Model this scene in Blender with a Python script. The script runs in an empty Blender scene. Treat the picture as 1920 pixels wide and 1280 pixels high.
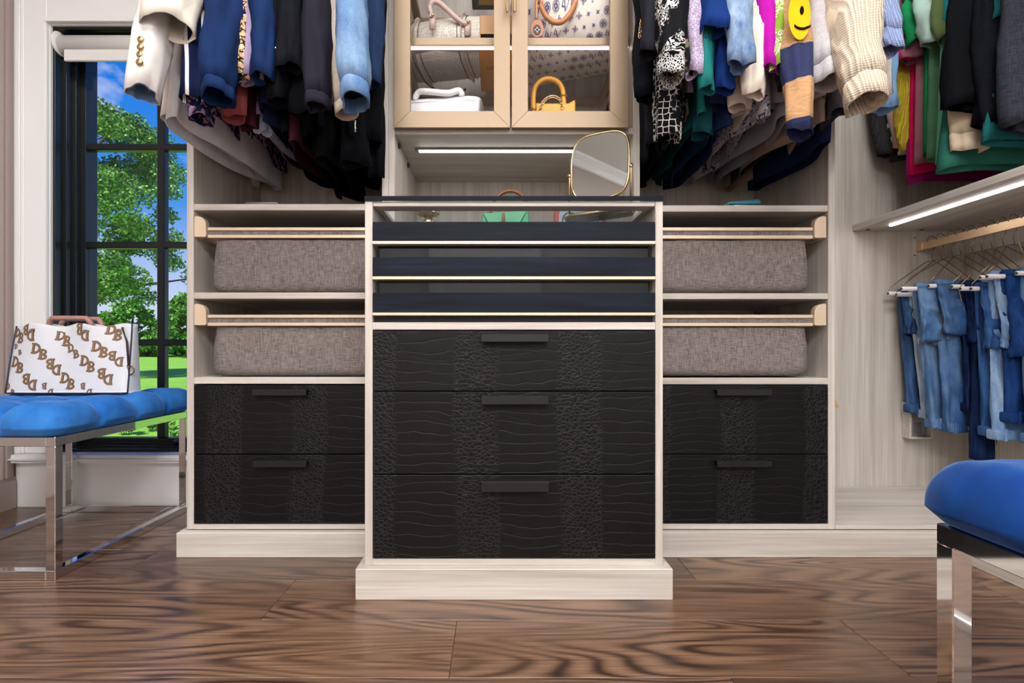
import bpy, bmesh, math, random
from mathutils import Vector, Matrix, noise

# ------------------------------------------------------------------ camera, world, sun, lights
SC = bpy.context.scene
COL = SC.collection
PI = math.pi
CAMZ, F, VX, VY = 0.625, 960.0, 928.0, 657.0          # eye height, focal length in px, vanishing point in the photograph

cam_d = bpy.data.cameras.new('camera')
cam_d.sensor_width = 36.0
cam_d.lens = 36.0 * F / 1920.0
cam_d.shift_x = (960.0 - VX) / 1920.0
cam_d.shift_y = (VY - 640.0) / 1920.0
cam_d.clip_start = 0.02
cam_d.clip_end = 500
cam = bpy.data.objects.new('camera', cam_d)
COL.objects.link(cam)
cam.location = (0, 0, CAMZ)
cam.rotation_euler = (PI / 2, 0, 0)
SC.camera = cam

SC.view_settings.view_transform = 'Standard'
SC.view_settings.look = 'None'
SC.view_settings.gamma = 1.0
SC.view_settings.use_curve_mapping = False
SC.view_settings.exposure = 0.0

def srgb(h):
    h = h.lstrip('#')
    out = []
    for i in (0, 2, 4):
        c = int(h[i:i + 2], 16) / 255.0
        out.append(c / 12.92 if c <= 0.04045 else ((c + 0.055) / 1.055) ** 2.4)
    return tuple(out)

def rgba(c):
    if isinstance(c, str):
        c = srgb(c)
    return (c[0], c[1], c[2], 1.0)

# sky: blue gradient with scattered clouds
W = bpy.data.worlds.new('sky'); SC.world = W; W.use_nodes = True
wn, wl = W.node_tree.nodes, W.node_tree.links
wn.clear()
w_out = wn.new('ShaderNodeOutputWorld'); w_bg = wn.new('ShaderNodeBackground')
w_tc = wn.new('ShaderNodeTexCoord'); w_sep = wn.new('ShaderNodeSeparateXYZ')
w_ramp = wn.new('ShaderNodeValToRGB')
e = w_ramp.color_ramp.elements
e[0].position = 0.0; e[0].color = rgba('#e3ebfb')
e[1].position = 0.50; e[1].color = rgba('#0a63d2')
x = e.new(0.09); x.color = rgba('#c3d6f9')
x = e.new(0.24); x.color = rgba('#3f96f0')
x = e.new(0.38); x.color = rgba('#1c80ea')
w_map = wn.new('ShaderNodeMapping'); w_map.inputs['Scale'].default_value = (3.2, 3.2, 6.0)
w_map.inputs['Location'].default_value = (0.35, 0.9, 0.2)
w_noise = wn.new('ShaderNodeTexNoise'); w_noise.inputs['Scale'].default_value = 1.6
w_noise.inputs['Detail'].default_value = 8; w_noise.inputs['Roughness'].default_value = 0.55
w_cr = wn.new('ShaderNodeValToRGB')
w_cr.color_ramp.elements[0].position = 0.56; w_cr.color_ramp.elements[1].position = 0.70
w_mix = wn.new('ShaderNodeMix'); w_mix.data_type = 'RGBA'
w_mix.inputs['B'].default_value = rgba('#e6edfb')
wl.new(w_tc.outputs['Generated'], w_sep.inputs[0]); wl.new(w_sep.outputs['Z'], w_ramp.inputs[0])
wl.new(w_tc.outputs['Generated'], w_map.inputs[0]); wl.new(w_map.outputs[0], w_noise.inputs['Vector'])
wl.new(w_noise.outputs[0], w_cr.inputs[0]); wl.new(w_cr.outputs[0], w_mix.inputs['Factor'])
wl.new(w_ramp.outputs[0], w_mix.inputs['A']); wl.new(w_mix.outputs['Result'], w_bg.inputs[0])
w_bg.inputs[1].default_value = 1.0
wl.new(w_bg.outputs[0], w_out.inputs[0])

sun_d = bpy.data.lights.new('sun', 'SUN'); sun_d.energy = 5.5; sun_d.angle = 0.02; sun_d.color = (1, .95, .86)
sun = bpy.data.objects.new('sun', sun_d); COL.objects.link(sun)
sun.rotation_euler = (math.radians(42), 0, math.radians(-28))

CEIL = 2.75
FILL_PANELS = [(-0.6, 0.45), (0.65, 0.45), (-0.6, -1.9), (0.65, -1.9)]  # added fill panels, sized and placed for soft frontal light
PANEL_WATTS = [24.0, 24.0, 84.0, 84.0]
for (px_, py_), LIGHT_W in zip(FILL_PANELS, PANEL_WATTS):
    ld = bpy.data.lights.new('fill_panel_light', 'AREA'); ld.shape = 'RECTANGLE'
    ld.size = 0.9; ld.size_y = 0.5; ld.energy = LIGHT_W; ld.color = (1.0, 0.99, 0.985)
    lo = bpy.data.objects.new('fill_panel_light', ld); COL.objects.link(lo)
    lo.location = (px_, py_, CEIL - 0.045)

# ------------------------------------------------------------------ helpers
ORG = {}

def X_(px, Y): return (px - VX) * Y / F
def Z_(py, Y): return CAMZ + (VY - py) * Y / F
def P(px, py, Y): return Vector((X_(px, Y), Y, Z_(py, Y)))

def thing(name, label, cat, loc=(0, 0, 0), group=None):
    o = bpy.data.objects.new(name, None); COL.objects.link(o)
    o.empty_display_size = 0.05
    o.location = loc; ORG[o.name] = Vector(loc)
    o['label'] = label; o['category'] = cat
    if group: o['group'] = group
    return o

def tag(o, label=None, cat=None, group=None, kind=None):
    if label: o['label'] = label
    if cat: o['category'] = cat
    if group: o['group'] = group
    if kind: o['kind'] = kind
    return o

def world_org(o):
    return ORG.get(o.name, Vector((0, 0, 0))) if o else Vector((0, 0, 0))

def link(name, me, mat, parent=None, smooth=False, loc=None):
    """me is in world coordinates; the object is parented and its mesh moved into the parent's frame"""
    o = bpy.data.objects.new(name, me); COL.objects.link(o)
    if mat is not None:
        for m in (mat if isinstance(mat, (list, tuple)) else [mat]): me.materials.append(m)
    if smooth:
        me.polygons.foreach_set('use_smooth', [True] * len(me.polygons))
    org = world_org(parent)
    if loc is None:
        vs = me.vertices
        if len(vs):
            c = [0.0] * (3 * len(vs)); vs.foreach_get('co', c)
            xs, ys, zs = c[0::3], c[1::3], c[2::3]
            own = Vector(((min(xs) + max(xs)) / 2, (min(ys) + max(ys)) / 2, min(zs)))
        else: own = org
        me.transform(Matrix.Translation(-own))
        loc = own
    else:
        loc = Vector(loc)
    ORG[o.name] = loc
    o.location = loc - org
    if parent: o.parent = parent
    return o

def mesh(name, verts, faces):
    me = bpy.data.meshes.new(name); me.from_pydata([tuple(v) for v in verts], [], faces); me.update()
    return me

def bm_mesh(name, bm):
    bmesh.ops.recalc_face_normals(bm, faces=bm.faces)
    me = bpy.data.meshes.new(name); bm.to_mesh(me); bm.free(); return me

def bm_box(bm, x0, x1, y0, y1, z0, z1):
    vs = [bm.verts.new((x, y, z)) for x in (x0, x1) for y in (y0, y1) for z in (z0, z1)]
    for f in ((0, 1, 3, 2), (4, 6, 7, 5), (0, 4, 5, 1), (2, 3, 7, 6), (0, 2, 6, 4), (1, 5, 7, 3)):
        bm.faces.new([vs[i] for i in f])
    return vs

def box(name, x0, x1, y0, y1, z0, z1, mat, parent=None, bev=0.0012, seg=1):
    bm = bmesh.new()
    bm_box(bm, min(x0, x1), max(x0, x1), min(y0, y1), max(y0, y1), min(z0, z1), max(z0, z1))
    if bev > 0:
        bmesh.ops.bevel(bm, geom=list(bm.edges), offset=bev, segments=seg, affect='EDGES', profile=0.5)
    return link(name, bm_mesh(name, bm), mat, parent, smooth=(seg > 1))

def boxes(name, lst, mat, parent=None, bev=0.001):
    bm = bmesh.new()
    for b in lst: bm_box(bm, *b)
    if bev > 0: bmesh.ops.bevel(bm, geom=list(bm.edges), offset=bev, segments=1, affect='EDGES')
    return link(name, bm_mesh(name, bm), mat, parent)

def frame_of(d, up=Vector((0, 0, 1))):
    d = d.normalized()
    if abs(d.dot(up)) > .97: up = Vector((0, 1, 0))
    s = d.cross(up).normalized(); n = s.cross(d).normalized()
    return s, n

def sweep_data(path, rs, n=10, closed=False, caps=True, ell=None, up=Vector((0, 0, 1))):
    """rs: radius or list; ell: (a,b) factors"""
    m = len(path); path = [Vector(p) for p in path]
    if not isinstance(rs, (list, tuple)): rs = [rs] * m
    ea, eb = ell if ell else (1, 1)
    V, Fc = [], []
    for i, p in enumerate(path):
        if closed: d = path[(i + 1) % m] - path[i - 1]
        else: d = path[min(i + 1, m - 1)] - path[max(i - 1, 0)]
        s, nn = frame_of(d, up)
        for k in range(n):
            a = 2 * PI * k / n
            V.append(p + s * (math.cos(a) * rs[i] * ea) + nn * (math.sin(a) * rs[i] * eb))
    rng = m if closed else m - 1
    for i in range(rng):
        j = (i + 1) % m
        for k in range(n):
            k2 = (k + 1) % n
            Fc.append((i * n + k, i * n + k2, j * n + k2, j * n + k))
    if caps and not closed:
        Fc.append(tuple(range(n - 1, -1, -1))); Fc.append(tuple((m - 1) * n + k for k in range(n)))
    return V, Fc

def tube(name, path, rs, mat, parent=None, n=10, closed=False, ell=None, caps=True, up=Vector((0, 0, 1)), smooth=True):
    V, Fc = sweep_data(path, rs, n, closed, caps, ell, up)
    return link(name, mesh(name, V, Fc), mat, parent, smooth=smooth)

def merge(parts):
    V, Fc = [], []
    for v, f in parts:
        o = len(V); V += v; Fc += [tuple(i + o for i in q) for q in f]
    return V, Fc

def lathe(name, prof, c, mat, parent=None, n=24, axis='Z'):
    V, Fc = [], []
    for (r, h) in prof:
        for k in range(n):
            a = 2 * PI * k / n
            if axis == 'Z': V.append(Vector(c) + Vector((r * math.cos(a), r * math.sin(a), h)))
            elif axis == 'Y': V.append(Vector(c) + Vector((r * math.cos(a), h, r * math.sin(a))))
            else: V.append(Vector(c) + Vector((h, r * math.cos(a), r * math.sin(a))))
    for i in range(len(prof) - 1):
        for k in range(n):
            k2 = (k + 1) % n
            Fc.append((i * n + k, i * n + k2, (i + 1) * n + k2, (i + 1) * n + k))
    Fc.append(tuple(range(n))); Fc.append(tuple((len(prof) - 1) * n + k for k in range(n)))
    return link(name, mesh(name, V, Fc), mat, parent, smooth=True)

def prism(name, pts, d, mat, parent=None, bev=0.0):
    """pts: 3-D outline, d: extrusion vector"""
    bm = bmesh.new()
    f = bm.faces.new([bm.verts.new(p) for p in pts])
    r = bmesh.ops.extrude_face_region(bm, geom=[f])
    bmesh.ops.translate(bm, verts=[v for v in r['geom'] if isinstance(v, bmesh.types.BMVert)], vec=Vector(d))
    if bev: bmesh.ops.bevel(bm, geom=list(bm.edges), offset=bev, segments=1, affect='EDGES')
    return link(name, bm_mesh(name, bm), mat, parent)

def ball_data(c, r, n=10, m=7, sc=(1, 1, 1)):
    V, Fc = [], []
    for i in range(m + 1):
        t = PI * i / m
        for k in range(n):
            a = 2 * PI * k / n
            V.append(Vector(c) + Vector((r * sc[0] * math.sin(t) * math.cos(a), r * sc[1] * math.sin(t) * math.sin(a), r * sc[2] * math.cos(t))))
    for i in range(m):
        for k in range(n):
            k2 = (k + 1) % n
            Fc.append((i * n + k, (i + 1) * n + k, (i + 1) * n + k2, i * n + k2))
    return V, Fc

def solid(o, t=0.0022, off=-1):
    m = o.modifiers.new('cloth_thickness', 'SOLIDIFY'); m.thickness = t; m.offset = off
    return o

# ------------------------------------------------------------------ materials
MC = {}
class NT:
    def __init__(s, name):
        s.m = bpy.data.materials.new(name); s.m.use_nodes = True
        s.n, s.l = s.m.node_tree.nodes, s.m.node_tree.links
        s.b = s.n['Principled BSDF']
    def add(s, t, **kw):
        x = s.n.new(t)
        for k, v in kw.items():
            if k in x.inputs: x.inputs[k].default_value = v
            else: setattr(x, k, v)
        return x
    def lk(s, a, b): s.l.new(a, b)
    def pos(s, scale=(1, 1, 1), loc=(0, 0, 0), rot=(0, 0, 0), kind='pos', src=None):
        mp = s.add('ShaderNodeMapping'); mp.inputs['Scale'].default_value = scale
        mp.inputs['Location'].default_value = loc; mp.inputs['Rotation'].default_value = rot
        if src is None:
            src = s.add('ShaderNodeNewGeometry').outputs['Position'] if kind == 'pos' else s.add('ShaderNodeTexCoord').outputs['Object']
        s.lk(src, mp.inputs['Vector'])
        return mp.outputs[0]
    def noise(s, vec, scale, detail=4, rough=.5, dist=0):
        x = s.add('ShaderNodeTexNoise', Scale=scale, Detail=detail, Roughness=rough, Distortion=dist)
        s.lk(vec, x.inputs['Vector']); return x.outputs[0]
    def vor(s, vec, scale, feature='F1', rnd=1.0):
        x = s.add('ShaderNodeTexVoronoi'); x.feature = feature; x.inputs['Scale'].default_value = scale
        x.inputs['Randomness'].default_value = rnd
        s.lk(vec, x.inputs['Vector']); return x.outputs[0]
    def ramp(s, fac, stops, interp='LINEAR'):
        x = s.add('ShaderNodeValToRGB'); cr = x.color_ramp; cr.interpolation = interp
        cr.elements[0].position, cr.elements[0].color = stops[0][0], rgba(stops[0][1])
        cr.elements[1].position, cr.elements[1].color = stops[-1][0], rgba(stops[-1][1])
        for p_, c_ in stops[1:-1]:
            q = cr.elements.new(p_); q.color = rgba(c_)
        s.lk(fac, x.inputs[0]); return x.outputs[0]
    def math(s, op, a, b=None, clamp=False):
        x = s.add('ShaderNodeMath', operation=op); x.use_clamp = clamp
        for i, v in enumerate((a, b)):
            if v is None: continue
            if isinstance(v, (int, float)): x.inputs[i].default_value = v
            else: s.lk(v, x.inputs[i])
        return x.outputs[0]
    def mix(s, fac, a, b, blend='MIX'):
        x = s.add('ShaderNodeMix'); x.data_type = 'RGBA'; x.blend_type = blend
        for k, v in (('Factor', fac), ('A', a), ('B', b)):
            if isinstance(v, (int, float)): x.inputs[k].default_value = v if k == 'Factor' else (v, v, v, 1)
            elif isinstance(v, (tuple, str)): x.inputs[k].default_value = rgba(v)
            else: s.lk(v, x.inputs[k])
        return x.outputs['Result']
    def bump(s, h, strength=.3, dist=.002):
        x = s.add('ShaderNodeBump', Strength=strength, Distance=dist); s.lk(h, x.inputs['Height'])
        s.lk(x.outputs[0], s.b.inputs['Normal']); return x
    def col(s, c):
        if isinstance(c, (tuple, str)): s.b.inputs['Base Color'].default_value = rgba(c)
        else: s.lk(c, s.b.inputs['Base Color'])
    def set(s, **kw):
        for k, v in kw.items(): s.b.inputs[k.replace('_', ' ')].default_value = v
        return s

BLK, WHT = (0, 0, 0), (1, 1, 1)

def plain(name, c, rough=.5, metal=0.0, **kw):
    if name in MC: return MC[name]
    t = NT(name); t.col(c); t.set(Roughness=rough, Metallic=metal)
    t.set(**kw)
    MC[name] = t.m; return t.m

def emit(name, c, s):
    if name in MC: return MC[name]
    t = NT(name); t.col(c); t.b.inputs['Emission Color'].default_value = rgba(c); t.b.inputs['Emission Strength'].default_value = s
    MC[name] = t.m; return t.m

def pale_wood(axis):
    k = 'pale_wood_' + axis
    if k in MC: return MC[k]
    t = NT(k)
    sc = {'Z': (30, 30, 1.1), 'X': (1.1, 30, 30), 'Y': (30, 1.1, 30)}[axis]
    sc2 = {'Z': (160, 160, 3.5), 'X': (3.5, 160, 160), 'Y': (160, 3.5, 160)}[axis]
    a = t.noise(t.pos(sc), 1.0, 5, .6, .3); b = t.noise(t.pos(sc2), 1.0, 3, .5)
    c1 = t.ramp(a, [(.3, '#b6aea5'), (.5, '#c8c2ba'), (.7, '#d5d0c9')])
    c2 = t.ramp(b, [(.3, '#dad4ce'), (.7, '#ffffff')])
    t.col(t.mix(.55, c1, c2, 'MULTIPLY')); t.set(Roughness=.42)
    t.bump(b, .06, .001)
    MC[k] = t.m; return t.m

def floor_mat():
    t = NT('oak_floor')
    oi = t.add('ShaderNodeObjectInfo')
    pr = t.add('ShaderNodeNewGeometry').outputs['Position']
    rnd = t.add('ShaderNodeCombineXYZ'); r100 = t.math('MULTIPLY', oi.outputs['Random'], 37.0)
    for i in range(3): t.lk(r100, rnd.inputs[i])
    va = t.add('ShaderNodeVectorMath', operation='ADD'); t.lk(pr, va.inputs[0]); t.lk(rnd.outputs[0], va.inputs[1])
    src = va.outputs[0]
    n1 = t.noise(t.pos((.8, 5.0, 1), src=src), 1.0, 2.0, .4, .25)
    rings = t.math('SINE', t.math('MULTIPLY', n1, 150.0))
    ringm = t.math('MULTIPLY_ADD', rings, .5); ringm.node.inputs[2].default_value = .5
    fine = t.noise(t.pos((5, 190, 1), src=src), 1.0, 4, .6)
    blotch = t.noise(t.pos((2.2, 5, 1), src=src), 1.0, 3, .5)
    c = t.ramp(ringm, [(0, '#3f3029'), (.22, '#6b5344'), (.6, '#876c59'), (1, '#947964')])
    c = t.mix(t.ramp(blotch, [(.38, BLK), (.58, WHT)]), c, t.mix(.7, c, '#7f6654'))
    c = t.mix(.7, c, t.ramp(fine, [(.3, '#7c7069'), (.65, '#ffffff')]), 'MULTIPLY')
    tint = t.ramp(oi.outputs['Random'], [(0, '#b8a79c'), (.5, '#f2e2d4'), (1, '#fff2e2')])
    c = t.mix(.8, c, tint, 'MULTIPLY')
    t.col(c)
    t.lk(t.ramp(fine, [(.2, (.42, .42, .42)), (.8, (.28, .28, .28))]), t.b.inputs['Roughness'])
    t.bump(fine, .12, .001)
    t.set(Coat_Weight=.35, Coat_Roughness=.22)
    return t.m

def croc_mat():
    t = NT('black_crocodile_leather')
    wob = t.noise(t.pos((1.5, 1.5, 3)), 1.2, 2)
    gp = t.add('ShaderNodeNewGeometry').outputs['Position']
    sp = t.add('ShaderNodeSeparateXYZ'); t.lk(gp, sp.inputs[0])
    xx = t.math('ADD', sp.outputs['X'], t.math('MULTIPLY', wob, .05))
    band = t.math('SINE', t.math('MULTIPLY', t.math('ADD', xx, .085), 2 * PI / .262))
    mask = t.ramp(band, [(0.05, BLK), (.35, WHT)])
    small = t.vor(t.pos((1, 1, 1.15)), 88, 'DISTANCE_TO_EDGE', .9)
    zz = t.math('ADD', sp.outputs['Z'], t.math('MULTIPLY', t.noise(t.pos((7, 1, 9)), 1.0, 2), .05))
    hl = t.math('ABSOLUTE', t.math('SINE', t.math('MULTIPLY', zz, PI / .026)))
    vl = t.vor(t.pos((9, 1, 13)), 1.0, 'DISTANCE_TO_EDGE', .8)
    big = t.math('MINIMUM', t.math('MULTIPLY', hl, .55), t.math('ADD', t.math('MULTIPLY', vl, 1.2), .045))
    s1 = t.ramp(small, [(0, BLK), (.13, (.75, .75, .75)), (.4, WHT)])
    s2 = t.ramp(big, [(0, (.1, .1, .1)), (.07, (.8, .8, .8)), (.3, WHT)])
    h = t.mix(mask, s2, s1)
    fine = t.noise(t.pos((90, 90, 9)), 1.0, 3)
    hh = t.mix(.12, h, fine)
    t.col(t.mix(t.ramp(h, [(0, BLK), (.6, WHT)]), '#242424', '#0a0a0a'))  # paler groove colour imitates the sheen along the scale lines
    t.set(Roughness=.48); t.b.inputs['Specular IOR Level'].default_value = .22
    t.bump(hh, .45, .002)
    return t.m

def fabric(key, c, kind='plain', c2=None, rough=.85, scale=1.0):
    k = 'fabric_' + key
    if k in MC: return MC[k]
    t = NT(k); ob = t.add('ShaderNodeNewGeometry').outputs['Position']
    c2 = c2 or c
    h = None
    if kind == 'plain':
        a = t.noise(t.pos((14, 14, 14), src=ob), 1.0, 3)
        w = t.noise(t.pos((900, 900, 900), src=ob), 1.0, 1)
        cc = srgb(c) if isinstance(c, str) else c; t.col(t.mix(t.ramp(a, [(.3, BLK), (.7, WHT)]), tuple(q * .85 for q in cc), tuple(min(1, q * 1.12) for q in cc))); h = w; st = .15
    elif kind == 'denim':
        a = t.noise(t.pos((16, 16, 7), src=ob), 1.0, 5, .6)
        w = t.noise(t.pos((700, 700, 60), src=ob), 1.0, 2)
        base = t.mix(t.ramp(a, [(.35, BLK), (.68, WHT)]), c, c2)
        t.col(t.mix(.35, base, t.ramp(w, [(.3, '#777f88'), (.7, WHT)]), 'MULTIPLY')); h = w; st = .35
    elif kind == 'knit':
        sp = t.add('ShaderNodeSeparateXYZ'); t.lk(ob, sp.inputs[0])
        s = t.math('ADD', t.math('ADD', sp.outputs['X'], t.math('MULTIPLY', sp.outputs['Y'], .12)), t.math('MULTIPLY', t.noise(t.pos((9, 9, 9), src=ob), 1.0, 2), .002))
        r = t.math('SINE', t.math('MULTIPLY', s, 2 * PI / (.0062 * scale)))
        v = t.math('SINE', t.math('MULTIPLY', sp.outputs['Z'], 2 * PI / .006))
        h = t.math('ADD', r, t.math('MULTIPLY', v, .35)); st = .8
        t.col(t.mix(t.ramp(r, [(0, BLK), (.7, WHT)]), t.mix(.3, c, BLK), c))
    elif kind == 'leopard':
        a = t.vor(t.pos((1, 1, 1), src=ob), 62, 'DISTANCE_TO_EDGE'); b = t.noise(t.pos((90, 90, 90), src=ob), 1.0, 2)
        m = t.ramp(t.math('ADD', a, t.math('MULTIPLY', b, .3)), [(.20, BLK), (.26, WHT)])
        t.col(t.mix(m, '#16120f', t.mix(t.ramp(b, [(.4, BLK), (.6, WHT)]), '#b58a5a', '#d9c3a0'))); h = b; st = .1
    elif kind == 'floral':
        a = t.noise(t.pos((42 * scale,) * 3, src=ob), 1.0, 3, .6, .8); b = t.noise(t.pos((60 * scale,) * 3, loc=(3, 5, 1), src=ob), 1.0, 2, .6, .5)
        m = t.ramp(a, [(.54, BLK), (.58, WHT)]); m2 = t.ramp(b, [(.58, BLK), (.62, WHT)])
        t.col(t.mix(m2, t.mix(m, c, c2), t.mix(.5, c2, '#b24a5c'))); h = b; st = .1
    elif kind == 'scroll':       # white line-work on a dark ground
        a = t.noise(t.pos((30 * scale,) * 3, src=ob), 1.0, 2, .5, 1.2)
        s = t.math('SINE', t.math('MULTIPLY', a, 55.0))
        m = t.ramp(s, [(.35, BLK), (.6, WHT)]); m2 = t.ramp(t.noise(t.pos((16, 16, 16), src=ob), 1.0, 1), [(.44, BLK), (.48, WHT)])
        t.col(t.mix(t.math('MULTIPLY', m, m2), c, c2)); h = a; st = .05
    elif kind == 'lace':
        a = t.vor(t.pos((1, 1, 1), src=ob), 150, 'DISTANCE_TO_EDGE'); b = t.noise(t.pos((30,) * 3, src=ob), 1.0, 3)
        t.col(t.mix(t.ramp(t.math('ADD', a, t.math('MULTIPLY', b, .25)), [(.15, BLK), (.3, WHT)]), c2, c)); h = a; st = .4
    elif kind == 'hex':
        a = t.vor(t.pos((1, 1, 1), src=ob), 62, 'DISTANCE_TO_EDGE', .35); b = t.noise(t.pos((26,) * 3, src=ob), 1.0, 2)
        m = t.math('MULTIPLY', t.ramp(a, [(.05, WHT), (.08, BLK)]), t.ramp(b, [(.42, BLK), (.5, WHT)])); t.col(t.mix(m, c, c2)); h = a; st = .05
    elif kind == 'stripe':       # horizontal stripes
        sp = t.add('ShaderNodeSeparateXYZ'); t.lk(ob, sp.inputs[0])
        s = t.math('SINE', t.math('MULTIPLY', sp.outputs['Z'], 2 * PI / (.05 * scale)))
        t.col(t.mix(t.ramp(s, [(.48, BLK), (.52, WHT)]), c, c2)); h = t.noise(t.pos((600,) * 3, src=ob), 1.0, 1); st = .1
    elif kind == 'vstripe':
        sp = t.add('ShaderNodeSeparateXYZ'); t.lk(ob, sp.inputs[0])
        s = t.math('SINE', t.math('MULTIPLY', t.math('ADD', sp.outputs['X'], t.math('MULTIPLY', sp.outputs['Y'], .8)), 2 * PI / (.03 * scale)))
        t.col(t.mix(t.ramp(s, [(.78, BLK), (.83, WHT)]), c, c2)); h = t.noise(t.pos((600,) * 3, src=ob), 1.0, 1); st = .1
    elif kind == 'melange':
        a = t.noise(t.pos((430, 430, 36), src=ob), 1.0, 3, .65); b = t.noise(t.pos((36, 36, 430), src=ob), 1.0, 3, .65)
        m = t.ramp(t.math('MULTIPLY', t.math('ADD', a, b), .5), [(.4, BLK), (.6, WHT)])
        t.col(t.mix(m, c, c2)); h = t.math('ADD', a, b); st = .25
    elif kind == 'velvet':
        a = t.noise(t.pos((9, 9, 9), src=ob), 1.0, 4, .6)
        t.col(t.mix(t.ramp(a, [(.3, BLK), (.7, WHT)]), c, c2)); h = t.noise(t.pos((500,) * 3, src=ob), 1.0, 1); st = .08
        t.set(Sheen_Weight=.6, Sheen_Roughness=.35); t.b.inputs['Sheen Tint'].default_value = rgba('#9cc4ff')
    t.set(Roughness=rough); t.b.inputs['Specular IOR Level'].default_value = .10
    t.bump(h, st, .001)
    MC[k] = t.m; return t.m

def glass_mat(name, tint=(1, 1, 1), refl=1.0):
    if name in MC: return MC[name]
    m = bpy.data.materials.new(name); m.use_nodes = True; n, l = m.node_tree.nodes, m.node_tree.links; n.clear()
    o = n.new('ShaderNodeOutputMaterial'); tr = n.new('ShaderNodeBsdfTransparent'); gl = n.new('ShaderNodeBsdfGlossy')
    fr = n.new('ShaderNodeFresnel'); mx = n.new('ShaderNodeMixShader'); mu = n.new('ShaderNodeMath'); mu.operation = 'MULTIPLY'
    fr.inputs['IOR'].default_value = 1.45; mu.inputs[1].default_value = refl
    tr.inputs[0].default_value = rgba(tint); gl.inputs['Roughness'].default_value = .01
    ge = n.new('ShaderNodeNewGeometry'); inv = n.new('ShaderNodeMath'); inv.operation = 'SUBTRACT'; inv.inputs[0].default_value = 1.0
    l.new(ge.outputs['Backfacing'], inv.inputs[1]); m2 = n.new('ShaderNodeMath'); m2.operation = 'MULTIPLY'
    l.new(fr.outputs[0], mu.inputs[0]); l.new(mu.outputs[0], m2.inputs[0]); l.new(inv.outputs[0], m2.inputs[1]); l.new(m2.outputs[0], mx.inputs[0]); l.new(tr.outputs[0], mx.inputs[1]); l.new(gl.outputs[0], mx.inputs[2])
    l.new(mx.outputs[0], o.inputs[0]); MC[name] = m; return m

WZ, WX, WY = pale_wood('Z'), pale_wood('X'), pale_wood('Y')
M_floor = floor_mat()
M_croc = croc_mat()
M_white = plain('white_paint', '#efefee', .38)
M_wall = plain('white_wall_paint', '#d2cecb', .8)
M_taupe = plain('taupe_wall_paint', '#a5968f', .6)
M_black = plain('black_handle_metal', '#191a1b', .42, .3)
M_frame = plain('black_window_frame', '#0c1315', .3)
M_gold = plain('brushed_gold', '#d8bb98', .35, .7)
M_goldp = plain('pale_gold_profile', '#dcc8ae', .42, .35)
M_brass = plain('polished_brass', '#cbb080', .2, 1.0)
M_bronze = plain('champagne_bronze_frame', '#8f7b64', .45, .4)
M_led2 = emit('shelf_led_strip', '#fff8f2', 3.0)
M_chrome = plain('polished_chrome', '#dcdcdc', .05, 1.0)
M_led = emit('led_strip', '#fff8f2', 17.0)
M_dark = plain('dark_hardware', '#3a3531', .5)
M_glass = glass_mat('clear_glass')
M_case = plain('dark_glass_edge', '#060d15', .5)
M_case.node_tree.nodes['Principled BSDF'].inputs['Specular IOR Level'].default_value = .12

def navy_mat():
    t = NT('navy_stained_wood')
    b = t.noise(t.pos((3.0, 60, 60)), 1.0, 4, .6, .8)
    t.col(t.ramp(b, [(.35, '#0b0f18'), (.6, '#141a27'), (.75, '#1d2433')])); t.set(Roughness=.6); t.b.inputs['Specular IOR Level'].default_value = .14; t.bump(b, .15, .001)
    return t.m
M_navy = navy_mat()
M_velvet = fabric('blue_velvet', '#1c5aa5', 'velvet', '#3a7fca')
M_velvet_d = fabric('deep_blue_velvet', '#0e3270', 'velvet', '#174689')
M_linen = fabric('grey_linen', '#5f5754', 'melange', '#8d8482')

# ------------------------------------------------------------------ room shell
XL, XR, YB, YF = -1.92, 1.88, -2.4, 2.06
Y1, Y2, YK = 1.304, 1.5686, 2.02         # chest front, bay fronts, closet back panel
S1 = lambda px: X_(px, Y1)
Z1 = lambda py: Z_(py, Y1)
S2 = lambda px: X_(px, Y2)
Z2 = lambda py: Z_(py, Y2)

def struct(o): o['kind'] = 'structure'; return o

floor = struct(box('floor', XL, XR, YB, YF + .2, -.06, -.012, plain('subfloor', '#2b211b', .8), bev=0))
random.seed(4)
rowy = [.979 + .2095 * k for k in range(-17, 7)]
joint = {0: [-.088, .80], 1: [-.544, 1.30], 2: [-1.05, .55], 3: [-.40, 1.2], 4: [-1.3, .1], -1: [.45, -1.2]}
for r, y0 in enumerate(rowy[:-1]):
    k = r - 17
    y1 = min(rowy[r + 1], YF)
    js = joint.get(k) or [random.uniform(-1.6, -.3), random.uniform(.2, 1.6)]
    xs = [XL] + sorted(js) + [XR]
    if y0 < YB: y0 = YB
    for a, b in zip(xs[:-1], xs[1:]):
        bm = bmesh.new(); bm_box(bm, a + .0004, b - .0004, y0 + .0004, y1 - .0004, -.012, 0)
        bmesh.ops.bevel(bm, geom=[q for q in bm.edges if all(v.co.z > -.001 for v in q.verts)], offset=.0011, segments=1, affect='EDGES')
        link('plank', bm_mesh('plank', bm), M_floor, floor)

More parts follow.
